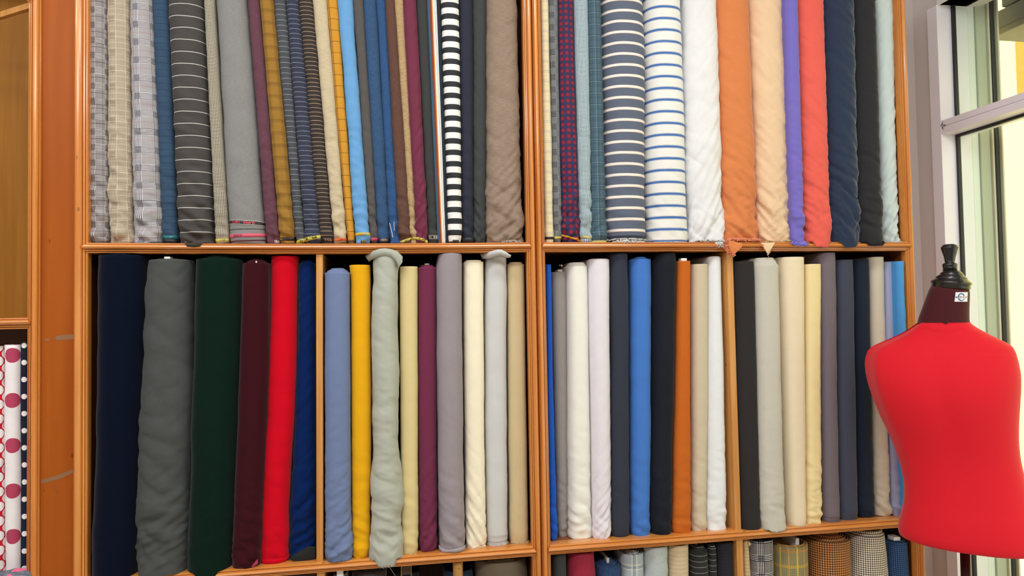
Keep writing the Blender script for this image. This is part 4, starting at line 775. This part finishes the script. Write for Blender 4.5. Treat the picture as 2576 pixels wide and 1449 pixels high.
# --- right of the divider
f = fb('soot_black_twill', '#2e2b2a'); B, r = L([(657, 1847, 1899), (1000, 1856, 1908), (1335, 1867, 1917)], f, 'soot black bolt immediately right of the pine divider', GL4, wr=.05, low=.3, depth=.15, rnd=.8, power=.7)
f = fb('greige_suiting', '#c9c5b6'); B, r = L([(665, 1900, 1962), (1000, 1909, 1969), (1250, 1914, 1976), (1325, 1918, 1981), (1337, 1935, 1982)], f, 'greige bolt with many stacked layers at its top', GL4, wr=.1, low=.7, depth=.16, rnd=.8, power=.75); B.layers(f, r, 5, .0022, .0042); B.fray('frayed_edge', f, r, ln=.004, cnt=60)
f = fb('vanilla_suiting', '#ecdcbb'); B, r = L([(646, 1963, 2027), (1000, 1974, 2029), (1325, 1984, 2031)], f, 'vanilla bolt between greige and pale yellow', GL4, wr=.05, low=.1, depth=.16, rnd=1.0, power=.75); B.fray('frayed_edge', f, r, ln=.004, cnt=50)
f = fb('pale_yellow_suiting', '#f0dca4'); B, r = L([(664, 2029, 2067), (1000, 2030, 2067), (1320, 2032, 2071)], f, 'short pale yellow bolt beside the dusty mauve one', GL4, wr=.08, low=1.1, depth=.14, rnd=.8, power=.75)
f = fb('dusty_mauve_twill', '#766d74'); B, r = L([(634, 2062, 2105), (900, 2068, 2109), (1315, 2074, 2116)], f, 'dusty mauve grey bolt taller than its neighbours', GL4, wr=.05, low=.15, depth=.2, rnd=1.0, soft=.6); B.band('selvedge_line', tm('#5f565d'), B.Z[0]+.014, .0012, r); B.fray('frayed_edge', f, r, ln=.004, cnt=50)
f = fb('slate_navy_twill', '#454a5a'); B, r = L([(653, 2108, 2149), (1000, 2111, 2156), (1310, 2117, 2162)], f, 'slate navy bolt left of the darker navy one', GL4, wr=.05, low=.2, depth=.15, rnd=.8)
f = fb('deep_navy_twill', '#1c2636'); B, r = L([(652, 2151, 2189), (1000, 2156, 2195), (1250, 2162, 2202), (1304, 2164, 2204)], f, 'deep navy bolt near the right end of the bay', GL4, wr=.08, low=.5, depth=.15, rnd=.8)
f = fb('oat_twill', '#cfc5b0'); B, r = L([(646, 2188, 2227), (1000, 2197, 2235), (1250, 2204, 2244), (1300, 2208, 2247)], f, 'oat coloured bolt right of the deep navy one', GL4, wr=.08, low=.8, depth=.17, rnd=1.0)
f = fb('powder_blue_twill', '#a3abc9'); B, r = L([(658, 2228, 2254), (1000, 2235, 2263), (1298, 2248, 2278)], f, 'powder blue bolt partly behind the red dress form', GL4, wr=.1, low=.8, depth=.15, rnd=.8)
f = fb('azure_twill', '#4f9ad8'); B, r = L([(657, 2254, 2277), (700, 2256, 2275), (1000, 2264, 2290), (1304, 2279, 2299)], f, 'azure blue bolt against the right side of the bay', GL4, wr=.3, low=.6, depth=.15, rnd=.8)

# --- lowest shelves
def D(keys, mat, label, yf=.02, **kw): kw.setdefault('parts', True); kw.setdefault('rows', 70); kw.setdefault('extend', False); return bolt('D', keys, mat, label, GB, yf=yf, **kw)
f = fb('dark_grey_drill', '#3b3d3e'); B, r = D([(1393, 1394, 1425), (1449, 1394, 1426)], f, 'dark grey bolt at the left end of the right lowest shelf', .012, rnd=1, depth=.12, wr=.1, low=.1)
f = fb('crimson_twill', '#97293f'); B, r = D([(1394, 1432, 1498), (1449, 1431, 1503)], f, 'crimson bolt with peaked inner layers on the lowest shelf', .012, rnd=1, depth=.13, wr=.1, low=.1); B.layers(f, r, 3, .008, .0022)
f = fb('blue_denim_rolled', heather('#22385a', '#36547c', (300, 60, 1))); B, r = D([(1427, 1504, 1566), (1449, 1504, 1566)], f, 'dark denim blue roll with a flat board sticking out', .02, rnd=1, depth=.11, wr=.1, low=.1); B.layers(f, r, 5, .005, .0035)
p = hit(1527, 1412, 1, .045); mb = MB(); mb.box(p[0]-.004, p[0]+.004, .035, .12, B.zt-.02, B.zt+.02, .0008); mb.obj('core_board', m_card, r)
f = fb('ice_blue_plaid', grid('#aab4ba', [(.055, .002, .012, '#e8e2cc', .8), (.055, .0009, .0165, '#4f6070', .8), (.055, .0009, .019, '#4f6070', .8), (.055, .0009, .0215, '#4f6070', .8), (.055, .002, .025, '#e8e2cc', .8)], [(.055, .002, .0, '#e8e2cc', .8), (.055, .0011, .005, '#3f5262', .8), (.055, .0011, .008, '#3f5262', .8), (.055, .0011, .011, '#3f5262', .8), (.055, .002, .014, '#e8e2cc', .8)]))
B, r = D([(1397, 1567, 1623), (1449, 1567, 1624)], f, 'ice blue plaid bolt on the lowest shelf', .015, rnd=1, depth=.13, wr=.05, low=.05); B.layers(f, r, 4, .006, .0016)
f = fb('pale_grey_linen', heather('#a8b1b0', '#bfc7c5', (300, 300, 1))); B, r = D([(1378, 1626, 1683), (1449, 1626, 1684)], f, 'rumpled pale grey linen bolt on the lowest shelf', .008, rnd=1, depth=.13, wr=.9, low=.2, soft=.8)
f = fb('biscuit_line', hlines('#cbb694', (.0122, .0009, 0, '#e8d8ac'))); B, r = D([(1374, 1685, 1736), (1449, 1686, 1737)], f, 'biscuit bolt with pale crosswise lines on the lowest shelf', .008, rnd=1, depth=.12, wr=.05, low=.05)
f = fb('black_chalk_line', hlines('#2e2e2d', (.0165, .0009, .006, '#b4b4ae'))); B, r = D([(1390, 1739, 1783), (1449, 1740, 1786)], f, 'black chalk striped bolt with a pale core board', .014, rnd=1, depth=.12, wr=.03, low=.03); B.layers(f, r, 4, .003, .004); B.board(m_card, r, .014, .006, .05)
B, r = D([(1378, 1784, 1803), (1449, 1786, 1806)], f, 'thin black chalk striped bolt squeezed beside the wider one', .018, rnd=1, depth=.12, wr=.03, low=.03); B.layers(f, r, 2, .002, .0035)
f = fb('ink_navy_shadow_stripe', hlines('#24242c', (.0095, .0007, .003, '#34343e'))); B, r = D([(1367, 1805, 1846), (1449, 1807, 1848)], f, 'ink navy shadow striped bolt left of the lowest pine divider', .012, rnd=1, depth=.12, wr=.03, low=.03)
f = fb('tan_dark_line', hlines('#c7ae82', (.0105, .0008, 0, '#8e7446'))); B, r = D([(1362, 1871, 1884), (1449, 1873, 1890)], f, 'thin tan bolt with dark lines right of the lowest pine divider', .010, rnd=1, depth=.12, wr=.1, low=.05)
corner([(1884, 1361), (1890, 1368), (1886, 1375), (1882, 1372)], (.006,)*4, f, r, 'turned_corner')
f = fb('grey_glen_bold', plaid_lines('#76736f', '#18181c', '#c4bebc', .0528, .36, .0048, [('h', .0528, .001, .018, '#b09a96', .6), ('v', .0528, .001, .045, '#b8aaa6', .6)], .3)); B, r = D([(1362, 1887, 1950), (1449, 1889, 1952)], f, 'bold grey glen check bolt on the lowest shelf', .012, rnd=1, depth=.13, wr=.03, low=.03)
f = fb('yellow_green_check', grid('#c2b480', [(.0028, .0011, 0, '#2b3a34', .8), (.09, .009, .01, '#e8c23c', .55), (.09, .009, .055, '#e0943c', .5)], [(.0028, .0011, 0, '#2b3a34', .75), (.05, .0045, .008, '#ecc83c', .6), (.05, .0045, .034, '#e0943c', .5)])); B, r = D([(1378, 1953, 2040), (1449, 1955, 2042)], f, 'yellow and green tattersall bolt with an open hollow top', .016, rnd=1, depth=.13, wr=.03, low=.03); B.layers(f, r, 2, .004, .0015)
p = hit(1997, 1366, 1, .06); mb = MB(); mb.box(p[0]-.006, p[0]+.006, .04, .12, B.zt-.03, B.zt+.018, .001); mb.obj('core_board', m_white, r)
f = fb('rust_houndstooth', houndstooth(.00088, '#191512', '#cf8d52')); B, r = D([(1366, 2046, 2150), (1449, 2048, 2152)], f, 'large rust and black houndstooth roll', .018, rnd=1, depth=.15, wr=.03, low=.03); B.layers(f, r, 7, .006, .0035)
f = fb('white_houndstooth', houndstooth(.00082, '#1a1c26', '#efe4cc')); B, r = D([(1352, 2154, 2234), (1370, 2154, 2238), (1449, 2155, 2246)], f, 'large cream and black houndstooth roll', .012, rnd=1, depth=.14, wr=.15, low=.03, slant=1); B.layers(f, r, 2, .003, .0075)
f = fb('blue_houndstooth', houndstooth(.00075, '#16202e', '#43689c')); B, r = D([(1369, 2240, 2288), (1449, 2244, 2293)], f, 'blue and black houndstooth roll below the dress form', .014, rnd=1, depth=.12, wr=.03, low=.03); B.layers(f, r, 3, .003, .002); B.board(m_white, r, .016, .022, .03, dy=-.03, dx=-.006)
f = fb('brown_tweed_herringbone', lambda n: n.mix(n.math('LESS_THAN', n.math('FRACT', n.math('DIVIDE', n.math('ADD', n.math('PINGPONG', n.math('ADD', n.u, 1.0), .0135), n.math('ADD', n.v, 1.0)), .0034)), .45), '#4e4538', '#8f8470')); B, r = D([(1417, 1197, 1328), (1449, 1199, 1332)], f, 'wide brown herringbone tweed roll with a hollow top', .022, rnd=1, depth=.15, wr=.2, low=.1); B.layers(f, r, 3, .006, .0014)
f = fb('dark_denim_low', heather('#131c2c', '#22324a', (300, 60, 1))); B, r = D([(1441, 1118, 1190), (1449, 1118, 1192)], f, 'dark denim roll wound round a bamboo core', .035, rnd=1, depth=.12); p = hit(1153, 1440, 1, .02)
mb = MB(); zt2 = float(hit(1153, 1417, 1, .018)[2]); mb.add(*lathe([(.0005, B.zt-.03), (.0135, B.zt-.03), (.0138, zt2-.018), (.0142, zt2-.002), (.0128, zt2), (.0005, zt2+.0002)], p[0], .033, 20)); o = mb.obj('bamboo_core', m_dowel, r, False)
v_, f_ = text_shape('01'); mesh_obj('number', [(p[0]+.002+a*.004, .0182, float(hit(1154, 1430, 1, .02)[2])+b_*.004) for a, b_ in v_], f_, tm('#1c1a18'), o)
p2 = hit(1022, 1430, 1, .03); f = fb('black_cloth_low', '#15171a'); B, r = D([(1446, 990, 1056), (1449, 990, 1056)], f, 'dark roll with a brown, pale edged board standing in it', .035, rnd=1, depth=.12); zt2 = float(hit(1022, 1420, 1, .03)[2]); mb = MB(); mb.box(p2[0]-.013, p2[0]+.012, .036, .05, B.zt-.03, min(zt2, ZS[1]-.003), .001); o = mb.obj('core_board', plain('brown_card', '#4a3526', .7), r)
for dx in (-.0145, .0125): mb = MB(); mb.box(p2[0]+dx, p2[0]+dx+.0018, .035, .051, B.zt-.03, min(zt2, ZS[1]-.003), .0003); mb.obj('board_edge', plain('pale_edge', '#a89468', .6), o)
f = fb('grey_brown_fuzzy', heather('#2a2420', '#6a6058', (500, 500, 1), .45, .7), sheen=.4); B, r = D([(1443, 885, 972), (1449, 885, 973)], f, 'fuzzy dark brown roll low in the middle cabinet', .03, rnd=1, depth=.14); B.layers(f, r, 4, .006, .003)
f = fb('grey_check_low', gingham(.006, '#c8c4bc', '#77736e', '#33302e')); B, r = D([(1447, 838, 872), (1449, 838, 872)], f, 'small grey check bolt with a white tag, low in the middle cabinet', .025, rnd=1, depth=.12); mb = MB(); p = hit(855, 1444, 1, .02); mb.box(p[0]-.008, p[0]+.009, .018, .021, B.zt-.02, ZS[1]-.006, .0004); mb.obj('price_tag', m_white, r)

# --- left cabinet
def G(keys, mat, label, **kw):
    _b[0] += 1; yf = kw.pop('yf', .02); K = [((hit(l, y, 1, yf)[2]), hit(l, y, 1, yf+.01)[0], hit(r_, y, 1, yf+.01)[0]) for y, l, r_ in keys]
    B = Bolt(K, yf, .0768, float(hit(keys[0][1], keys[0][0], 1, yf)[2]), seed=_b[0]+200, shelf_z=.0768, extend=False, **kw); r_ = empty('fabric_bolt', (float(B.Xc[0]), yf+.06, .0768), label, 'fabric bolt', GC); B.build('cloth', mat, r_); return B, r_
f = fb('red_white_dot', dots('#c81c30', '#f2ece8', .036, .0115, True)); G([(872, -50, 7), (1449, -48, 9)], f, 'red bolt with white dots at the very left edge', depth=.12, wr=.2, low=.2, rnd=1.0, soft=.5)
f = fb('white_pink_dot', dots('#f1eceb', '#b54560', .086, .0185, True, .040, '#c04a66', .112)); B, r = G([(868, 8, 53), (1449, 10, 54)], f, 'white bolt with large raspberry dots in the left cabinet', depth=.12, wr=.25, low=.2, rnd=1.0, soft=.8); B.layers(f, r, 1, .003, .001)
f = fb('navy_white_dot', dots('#1a2033', '#f2f2f0', .0425, .0066, False, .021)); G([(862, 54, 74), (1449, 55, 76)], f, 'navy bolt with a row of small white dots in the left cabinet', depth=.12, wr=.05, low=.05, rnd=.8, yf=.024)
f = fb('grey_pink_floral', lambda n: n.mix(n.math('GREATER_THAN', n.noise(n.scale(n.uvs, (1, 1, 1)), 26, 1), .56), n.ramp(n.noise(n.scale(n.uvs, (60, 400, 1)), 1, 2), [(.4, '#565c68'), (.6, '#7b818c')]), '#ee6f92'))
p0 = hit(2, 1444, 1, -.03); p1 = hit(66, 1436, 1, -.03); V = []; UV = []
for i in range(25):
    for j in range(9):
        t = i/24; s_ = j/8; x = -1.14*0+ (p0[0]-.16)+(p1[0]-p0[0]+.165)*t; zc_ = (p1[2]+.0)*1.0-.022*abs(1-t)**1.5*1.1-.012*max(0, t-.85)*6
        a_ = s_*math.pi; V.append((x, -.03+.03*(1-math.cos(a_))-.045*0, zc_-.05+.05*math.sin(a_)+.003*perlin(np.array(t*9), np.array(s_*4.0), 3))); UV.append((x, s_*.12))
Fq = [(i*9+j, (i+1)*9+j, (i+1)*9+j+1, i*9+j+1) for i in range(24) for j in range(8)]
V2 = V+[(p[0], p[1]+.0005, .08) if (k % 9) in (0, 8) else (p[0], p[1], .08) for k, p in enumerate(V)]; n9 = len(V)
o = mesh_obj('folded_cloth', V, Fq, f, None, True, UV, origin=((p0[0]+p1[0])/2, 0, .08)); tag(o, 'grey cloth printed with pink shapes in front of the dotted bolts', 'cloth')

# ------------------------------------------------------------------ dress form
m_red = fabric('scarlet_jersey', '#e01c2c', rough=.8, sheen=.2, weave=.12, ws=1200, mottled=.03)
m_mar = fabric('maroon_stretch_cloth', '#4a1a1f', rough=.8, sheen=.2, weave=.12, ws=1200, mottled=.05)
m_bk = plain('black_lacquer', '#141414', 0.28, 0.5, 0.4, var=.1)
YM = -0.21
PCW = hit(2392, 900, 1, YM); _d = PCW[:2]-CAM[:2]; _d = _d/np.linalg.norm(_d); E2 = np.array([_d[0], _d[1], 0.0]); E1 = np.array([_d[1], -_d[0], 0.0]); PC0 = np.array([PCW[0], PCW[1], 0.0])
def hp(x, y, off=0.0):
    """point seen at a pixel on the upright plane that faces the viewer through the form; returned as (across, height)"""
    d = FX + RX*(x-CX)/F - UX*(y-CY)/F; t = ((PC0-CAM)@E2+off)/(d@E2); p = CAM+d*t; return (p-PC0)@E1, p[2]
def TW(V): return [PC0+E1*v[0]+E2*v[1]+np.array([0, 0, v[2]]) for v in V]
form = empty('dress_form', tuple(PC0), 'red male dress form with a black finial standing before the window', 'dress form')
rows = [(1361, 2264, 2630), (1356, 2259, 2633), (1346, 2258, 2633), (1320, 2264, 2628), (1290, 2271, 2615), (1258, 2275, 2600), (1220, 2273, 2588), (1180, 2265, 2576), (1140, 2252, 2567), (1100, 2236, 2563), (1060, 2216, 2563), (1010, 2196, 2566), (970, 2183, 2569), (940, 2177, 2569), (915, 2175, 2565), (897, 2178, 2560), (885, 2184, 2556), (875, 2192, 2551), (868, 2204, 2545), (861, 2220, 2533), (852, 2240, 2514), (843, 2259, 2494), (834, 2276, 2476), (825, 2290, 2459), (817, 2301, 2447), (811, 2308, 2440)]
dep = {1361: .128, 1356: .132, 1346: .134, 1320: .128, 1290: .120, 1258: .110, 1220: .106, 1180: .106, 1140: .110, 1100: .116, 1060: .122, 1010: .126, 970: .126, 940: .122, 915: .114, 897: .106, 885: .098, 875: .092, 868: .086, 861: .080, 852: .075, 843: .070, 834: .066, 825: .063, 817: .060, 811: .058}
ks = [(hp((l+r_)/2, y)[1], hp(l, y)[0], hp(r_, y)[0], dep[y]*.92) for y, l, r_ in rows]
ks.sort(); ks = np.array(ks); n = 72; M = 120; zs = np.concatenate([np.linspace(ks[0, 0], ks[-10, 0], 70)[:-1], np.linspace(ks[-10, 0], ks[-1, 0], 51)])
def smooth(a, z):
    r_ = np.interp(z, ks[:, 0], a); k = np.array([1, 2, 3, 2, 1.]); k /= k.sum(); return np.convolve(np.pad(r_, 2, 'edge'), k, 'valid')
xl, xr, dd = smooth(ks[:, 1], zs), smooth(ks[:, 2], zs), smooth(ks[:, 3], zs)
V = []; UV = []; t = np.linspace(0, 2*math.pi, n, endpoint=False)
zsh = ks[-14, 0]
for i, z in enumerate(zs):
    a = (xr[i]-xl[i])/2; xc = (xl[i]+xr[i])/2; cs, sn = np.cos(t), np.sin(t); p = 0.86
    X = np.sign(cs)*np.abs(cs)**p*a; Yv = np.sign(sn)*np.abs(sn)**0.92*dd[i]
    chest = math.exp(-((z-(zsh-.02))/.11)**2); belly = math.exp(-((z-(ks[0, 0]+.1))/.1)**2)
    fr = np.clip(-sn, 0, 1)
    Yv = Yv-fr*(.018*chest*(1-0.35*np.exp(-(X/.03)**2))+.010*belly)
    # flat armhole plate on the left shoulder
    arm = sstep(ks[-24, 0]+.12, ks[-14, 0]+.02, z)
    lim = -a*0.80; k = np.clip((lim-X)/(a*.20), 0, 1); Yv = Yv*(1-0.0*k)
    sh = arm*(X < lim)*(.010*np.sqrt(k)); Yv = Yv+.050*arm*k**1.3*np.clip(fr*2.2, 0, 1)
    V += [(xc+X[j], Yv[j], z) for j in range(n)]; UV += [(t[j]*.15, z) for j in range(n)]
q = [(i*n+k, i*n+(k+1) % n, (i+1)*n+(k+1) % n, (i+1)*n+k) for i in range(len(zs)-1) for k in range(n)]
V.append(((xl[0]+xr[0])/2, 0, zs[0]-.004)); UV.append((0, 0)); q += [((k+1) % n, k, len(V)-1) for k in range(n)]
V.append(((xl[-1]+xr[-1])/2, 0, zs[-1])); UV.append((0, 0)); q += [((len(zs)-1)*n+k, (len(zs)-1)*n+(k+1) % n, len(V)-1) for k in range(n)]
V = np.array(V); 
# creases where the jersey meets the neck
zt_ = zs[-1]; fr = np.exp(-((V[:, 2]-(zt_-.018))/.02)**2); V[:, 1] -= .0016*fr*perlin(V[:, 0]*40, V[:, 2]*60, 2)*2
torso = mesh_obj('torso', TW(V), q, m_red, form, True, np.array(UV)); torso['label'] = 'scarlet jersey covered torso'
# neck and cap: slightly tilted, seen from a little below the cap
nk = [(816, 2307, 2441, .054), (800, 2311, 2439, .054), (775, 2320, 2439, .052), (750, 2329, 2440, .050), (734, 2336, 2440, .048), (722, 2342, 2438, .044)]
V = []; UV = []; n = 48
for y, l, r_, d in nk:
    a, b_ = hp(l, y), hp(r_, y); xc = (a[0]+b_[0])/2; hw = (b_[0]-a[0])/2
    tilt = -0.10 if y < 740 else -.05
    for k in range(n): u = 2*math.pi*k/n; V.append((xc+hw*math.cos(u), d*math.sin(u), (a[1]+b_[1])/2+tilt*hw*math.cos(u))); UV.append((u*.06, a[1]))
q = [(i*n+k, i*n+(k+1) % n, (i+1)*n+(k+1) % n, (i+1)*n+k) for i in range(5) for k in range(n)]+[tuple(range(5*n, 6*n))]
neck = mesh_obj('neck', TW(V), q, m_mar, form, True, np.array(UV)); neck['label'] = 'maroon cloth covered neck'
X0, Z0c = hp(2392, 722)
ra = (hp(2446, 712)[0]-hp(2340, 712)[0])/2
prof = [(0, -.004), (ra*.94, -.004), (ra*.955, .0), (ra*.955, .008), (ra, .0095), (ra, .0125), (ra*.97, .015), (ra*.80, .022), (ra*.78, .0235), (ra*.78, .0255), (ra*.60, .033), (ra*.58, .0345), (ra*.58, .036), (ra*.42, .044), (ra*.36, .046), (0, .046)]
def tilted(V, x0, z0, ang):
    c, s_ = math.cos(ang), math.sin(ang); return [(x0+(x-x0)*c+(z-z0)*s_, y, z0-(x-x0)*s_+(z-z0)*c) for x, y, z in V]
V, Fq = lathe([(r_+1e-5, Z0c+z) for r_, z in prof], X0, 0, 48); mesh_obj('neck_cap', TW(tilted(V, X0, Z0c, .10)), Fq, m_bk, form, True)['label'] = 'stepped black lacquered cap'
def smooth_off(o, ang=35):
    o.data.polygons.foreach_set('use_smooth', [True]*len(o.data.polygons))
fz = [(0, .043), (ra*.36, .043), (ra*.355, .052), (ra*.37, .0525), (ra*.37, .054), (ra*.345, .0545), (ra*.37, .056), (ra*.375, .062), (ra*.36, .0645), (ra*.26, .067), (ra*.245, .069), (ra*.30, .084), (ra*.44, .108), (ra*.445, .1105), (ra*.40, .1115), (ra*.33, .1120), (ra*.38, .1130), (ra*.375, .1150), (ra*.22, .1185), (0, .119)]
V, Fq = lathe([(r_+1e-5, Z0c+z) for r_, z in fz], X0-.001, 0, 40); mesh_obj('finial', TW(tilted(V, X0, Z0c, .015)), Fq, m_bk, form, True)
# sticker on the neck
st = plain('white_sticker_paper', '#f1f1ef', 0.35, var=.01); sq = []
def NP(a, b, off=.0008):
    """point on the neck surface: a across in pixels, b down in pixels"""
    yy, l, r_, d = min(nk, key=lambda e: abs(e[0]-b)); A_, B_ = hp(l, b)[0], hp(r_, b)[0]; xc = (A_+B_)/2; hw = (B_-A_)/2; yv = 0.0
    for _ in range(6):
        q_ = hp(a, b, yv); c = np.clip((q_[0]-xc)/hw, -.96, .96); yv = -d*math.sqrt(1-c*c)-off
    q_ = hp(a, b, yv); return PC0+E1*q_[0]+E2*yv+np.array([0, 0, q_[1]])
k = 9; V = []
for j, (yy, xa, xb) in enumerate(((735, 2404, 2434.5), (747, 2402.5, 2434), (759, 2401, 2433.5))):
    for i in range(k): V.append(NP(xa+(xb-xa)*i/(k-1), yy, .0012))
V += [p+E2*.0006 for p in V]
q = [(j*k+i, (j+1)*k+i, (j+1)*k+i+1, j*k+i+1) for j in range(2) for i in range(k-1)]
sticker = mesh_obj('sticker', V, q, st, neck); sticker['label'] = 'white sticker with a blue ring mark'
V = []; kk = 30
for i in range(kk):
    a = math.radians(20+320*i/(kk-1)+0); w_ = 2.6*(1 if i < kk*.8 else .6)
    for rr_ in (9.6, 9.6-w_): V.append(NP(2418.5+rr_*math.cos(a)*.93, 747.5-rr_*math.sin(a)*1.02, .0018))
fk = []
for i in range(kk-1):
    a = 20+320*i/(kk-1)
    if abs(a-180) < 16: continue
    fk.append((2*i, 2*i+1, 2*i+3, 2*i+2))
mesh_obj('ring_mark', V, fk, tm('#24549c'), neck)
for txt, xx, w_, c_ in (('M', 2406, 4.4, '#1b2440'), ('DE', 2415.8, 4.2, '#26304c'), ('R', 2420.4, 3.8, '#d08a84'), ('N', 2424, 3.8, '#26304c'), ('ART', 2430.2, 2.9, '#26304c')):
    v, f_ = text_shape(txt); mesh_obj('lettering', [NP(xx+a*w_*.8, 747.5-b_*w_, .0020) for a, b_ in v], f_, tm(c_), neck)
v = [NP(2410.4+1.2*math.cos(a), 747.5+1.3*math.sin(a), .0021) for a in np.linspace(0, 6.28, 13)[:-1]]; mesh_obj('lettering', v, [tuple(range(12))], tm('#1b2440'), neck)
# stand
pp = hp(2429, 1420); mb = MB(); v_, f_ = lathe([(.0124, .05), (.0124, zs[0]-.002)], pp[0], 0, 20); mesh_obj('pole', TW(v_), f_, m_bk, form, True)
V, Fq = lathe([(.0005, .0), (.17, .0), (.172, .006), (.165, .014), (.05, .022), (.022, .03), (.02, .06), (.0005, .061)], pp[0], 0, 40); mesh_obj('base', TW(V), Fq, m_bk, form, True)
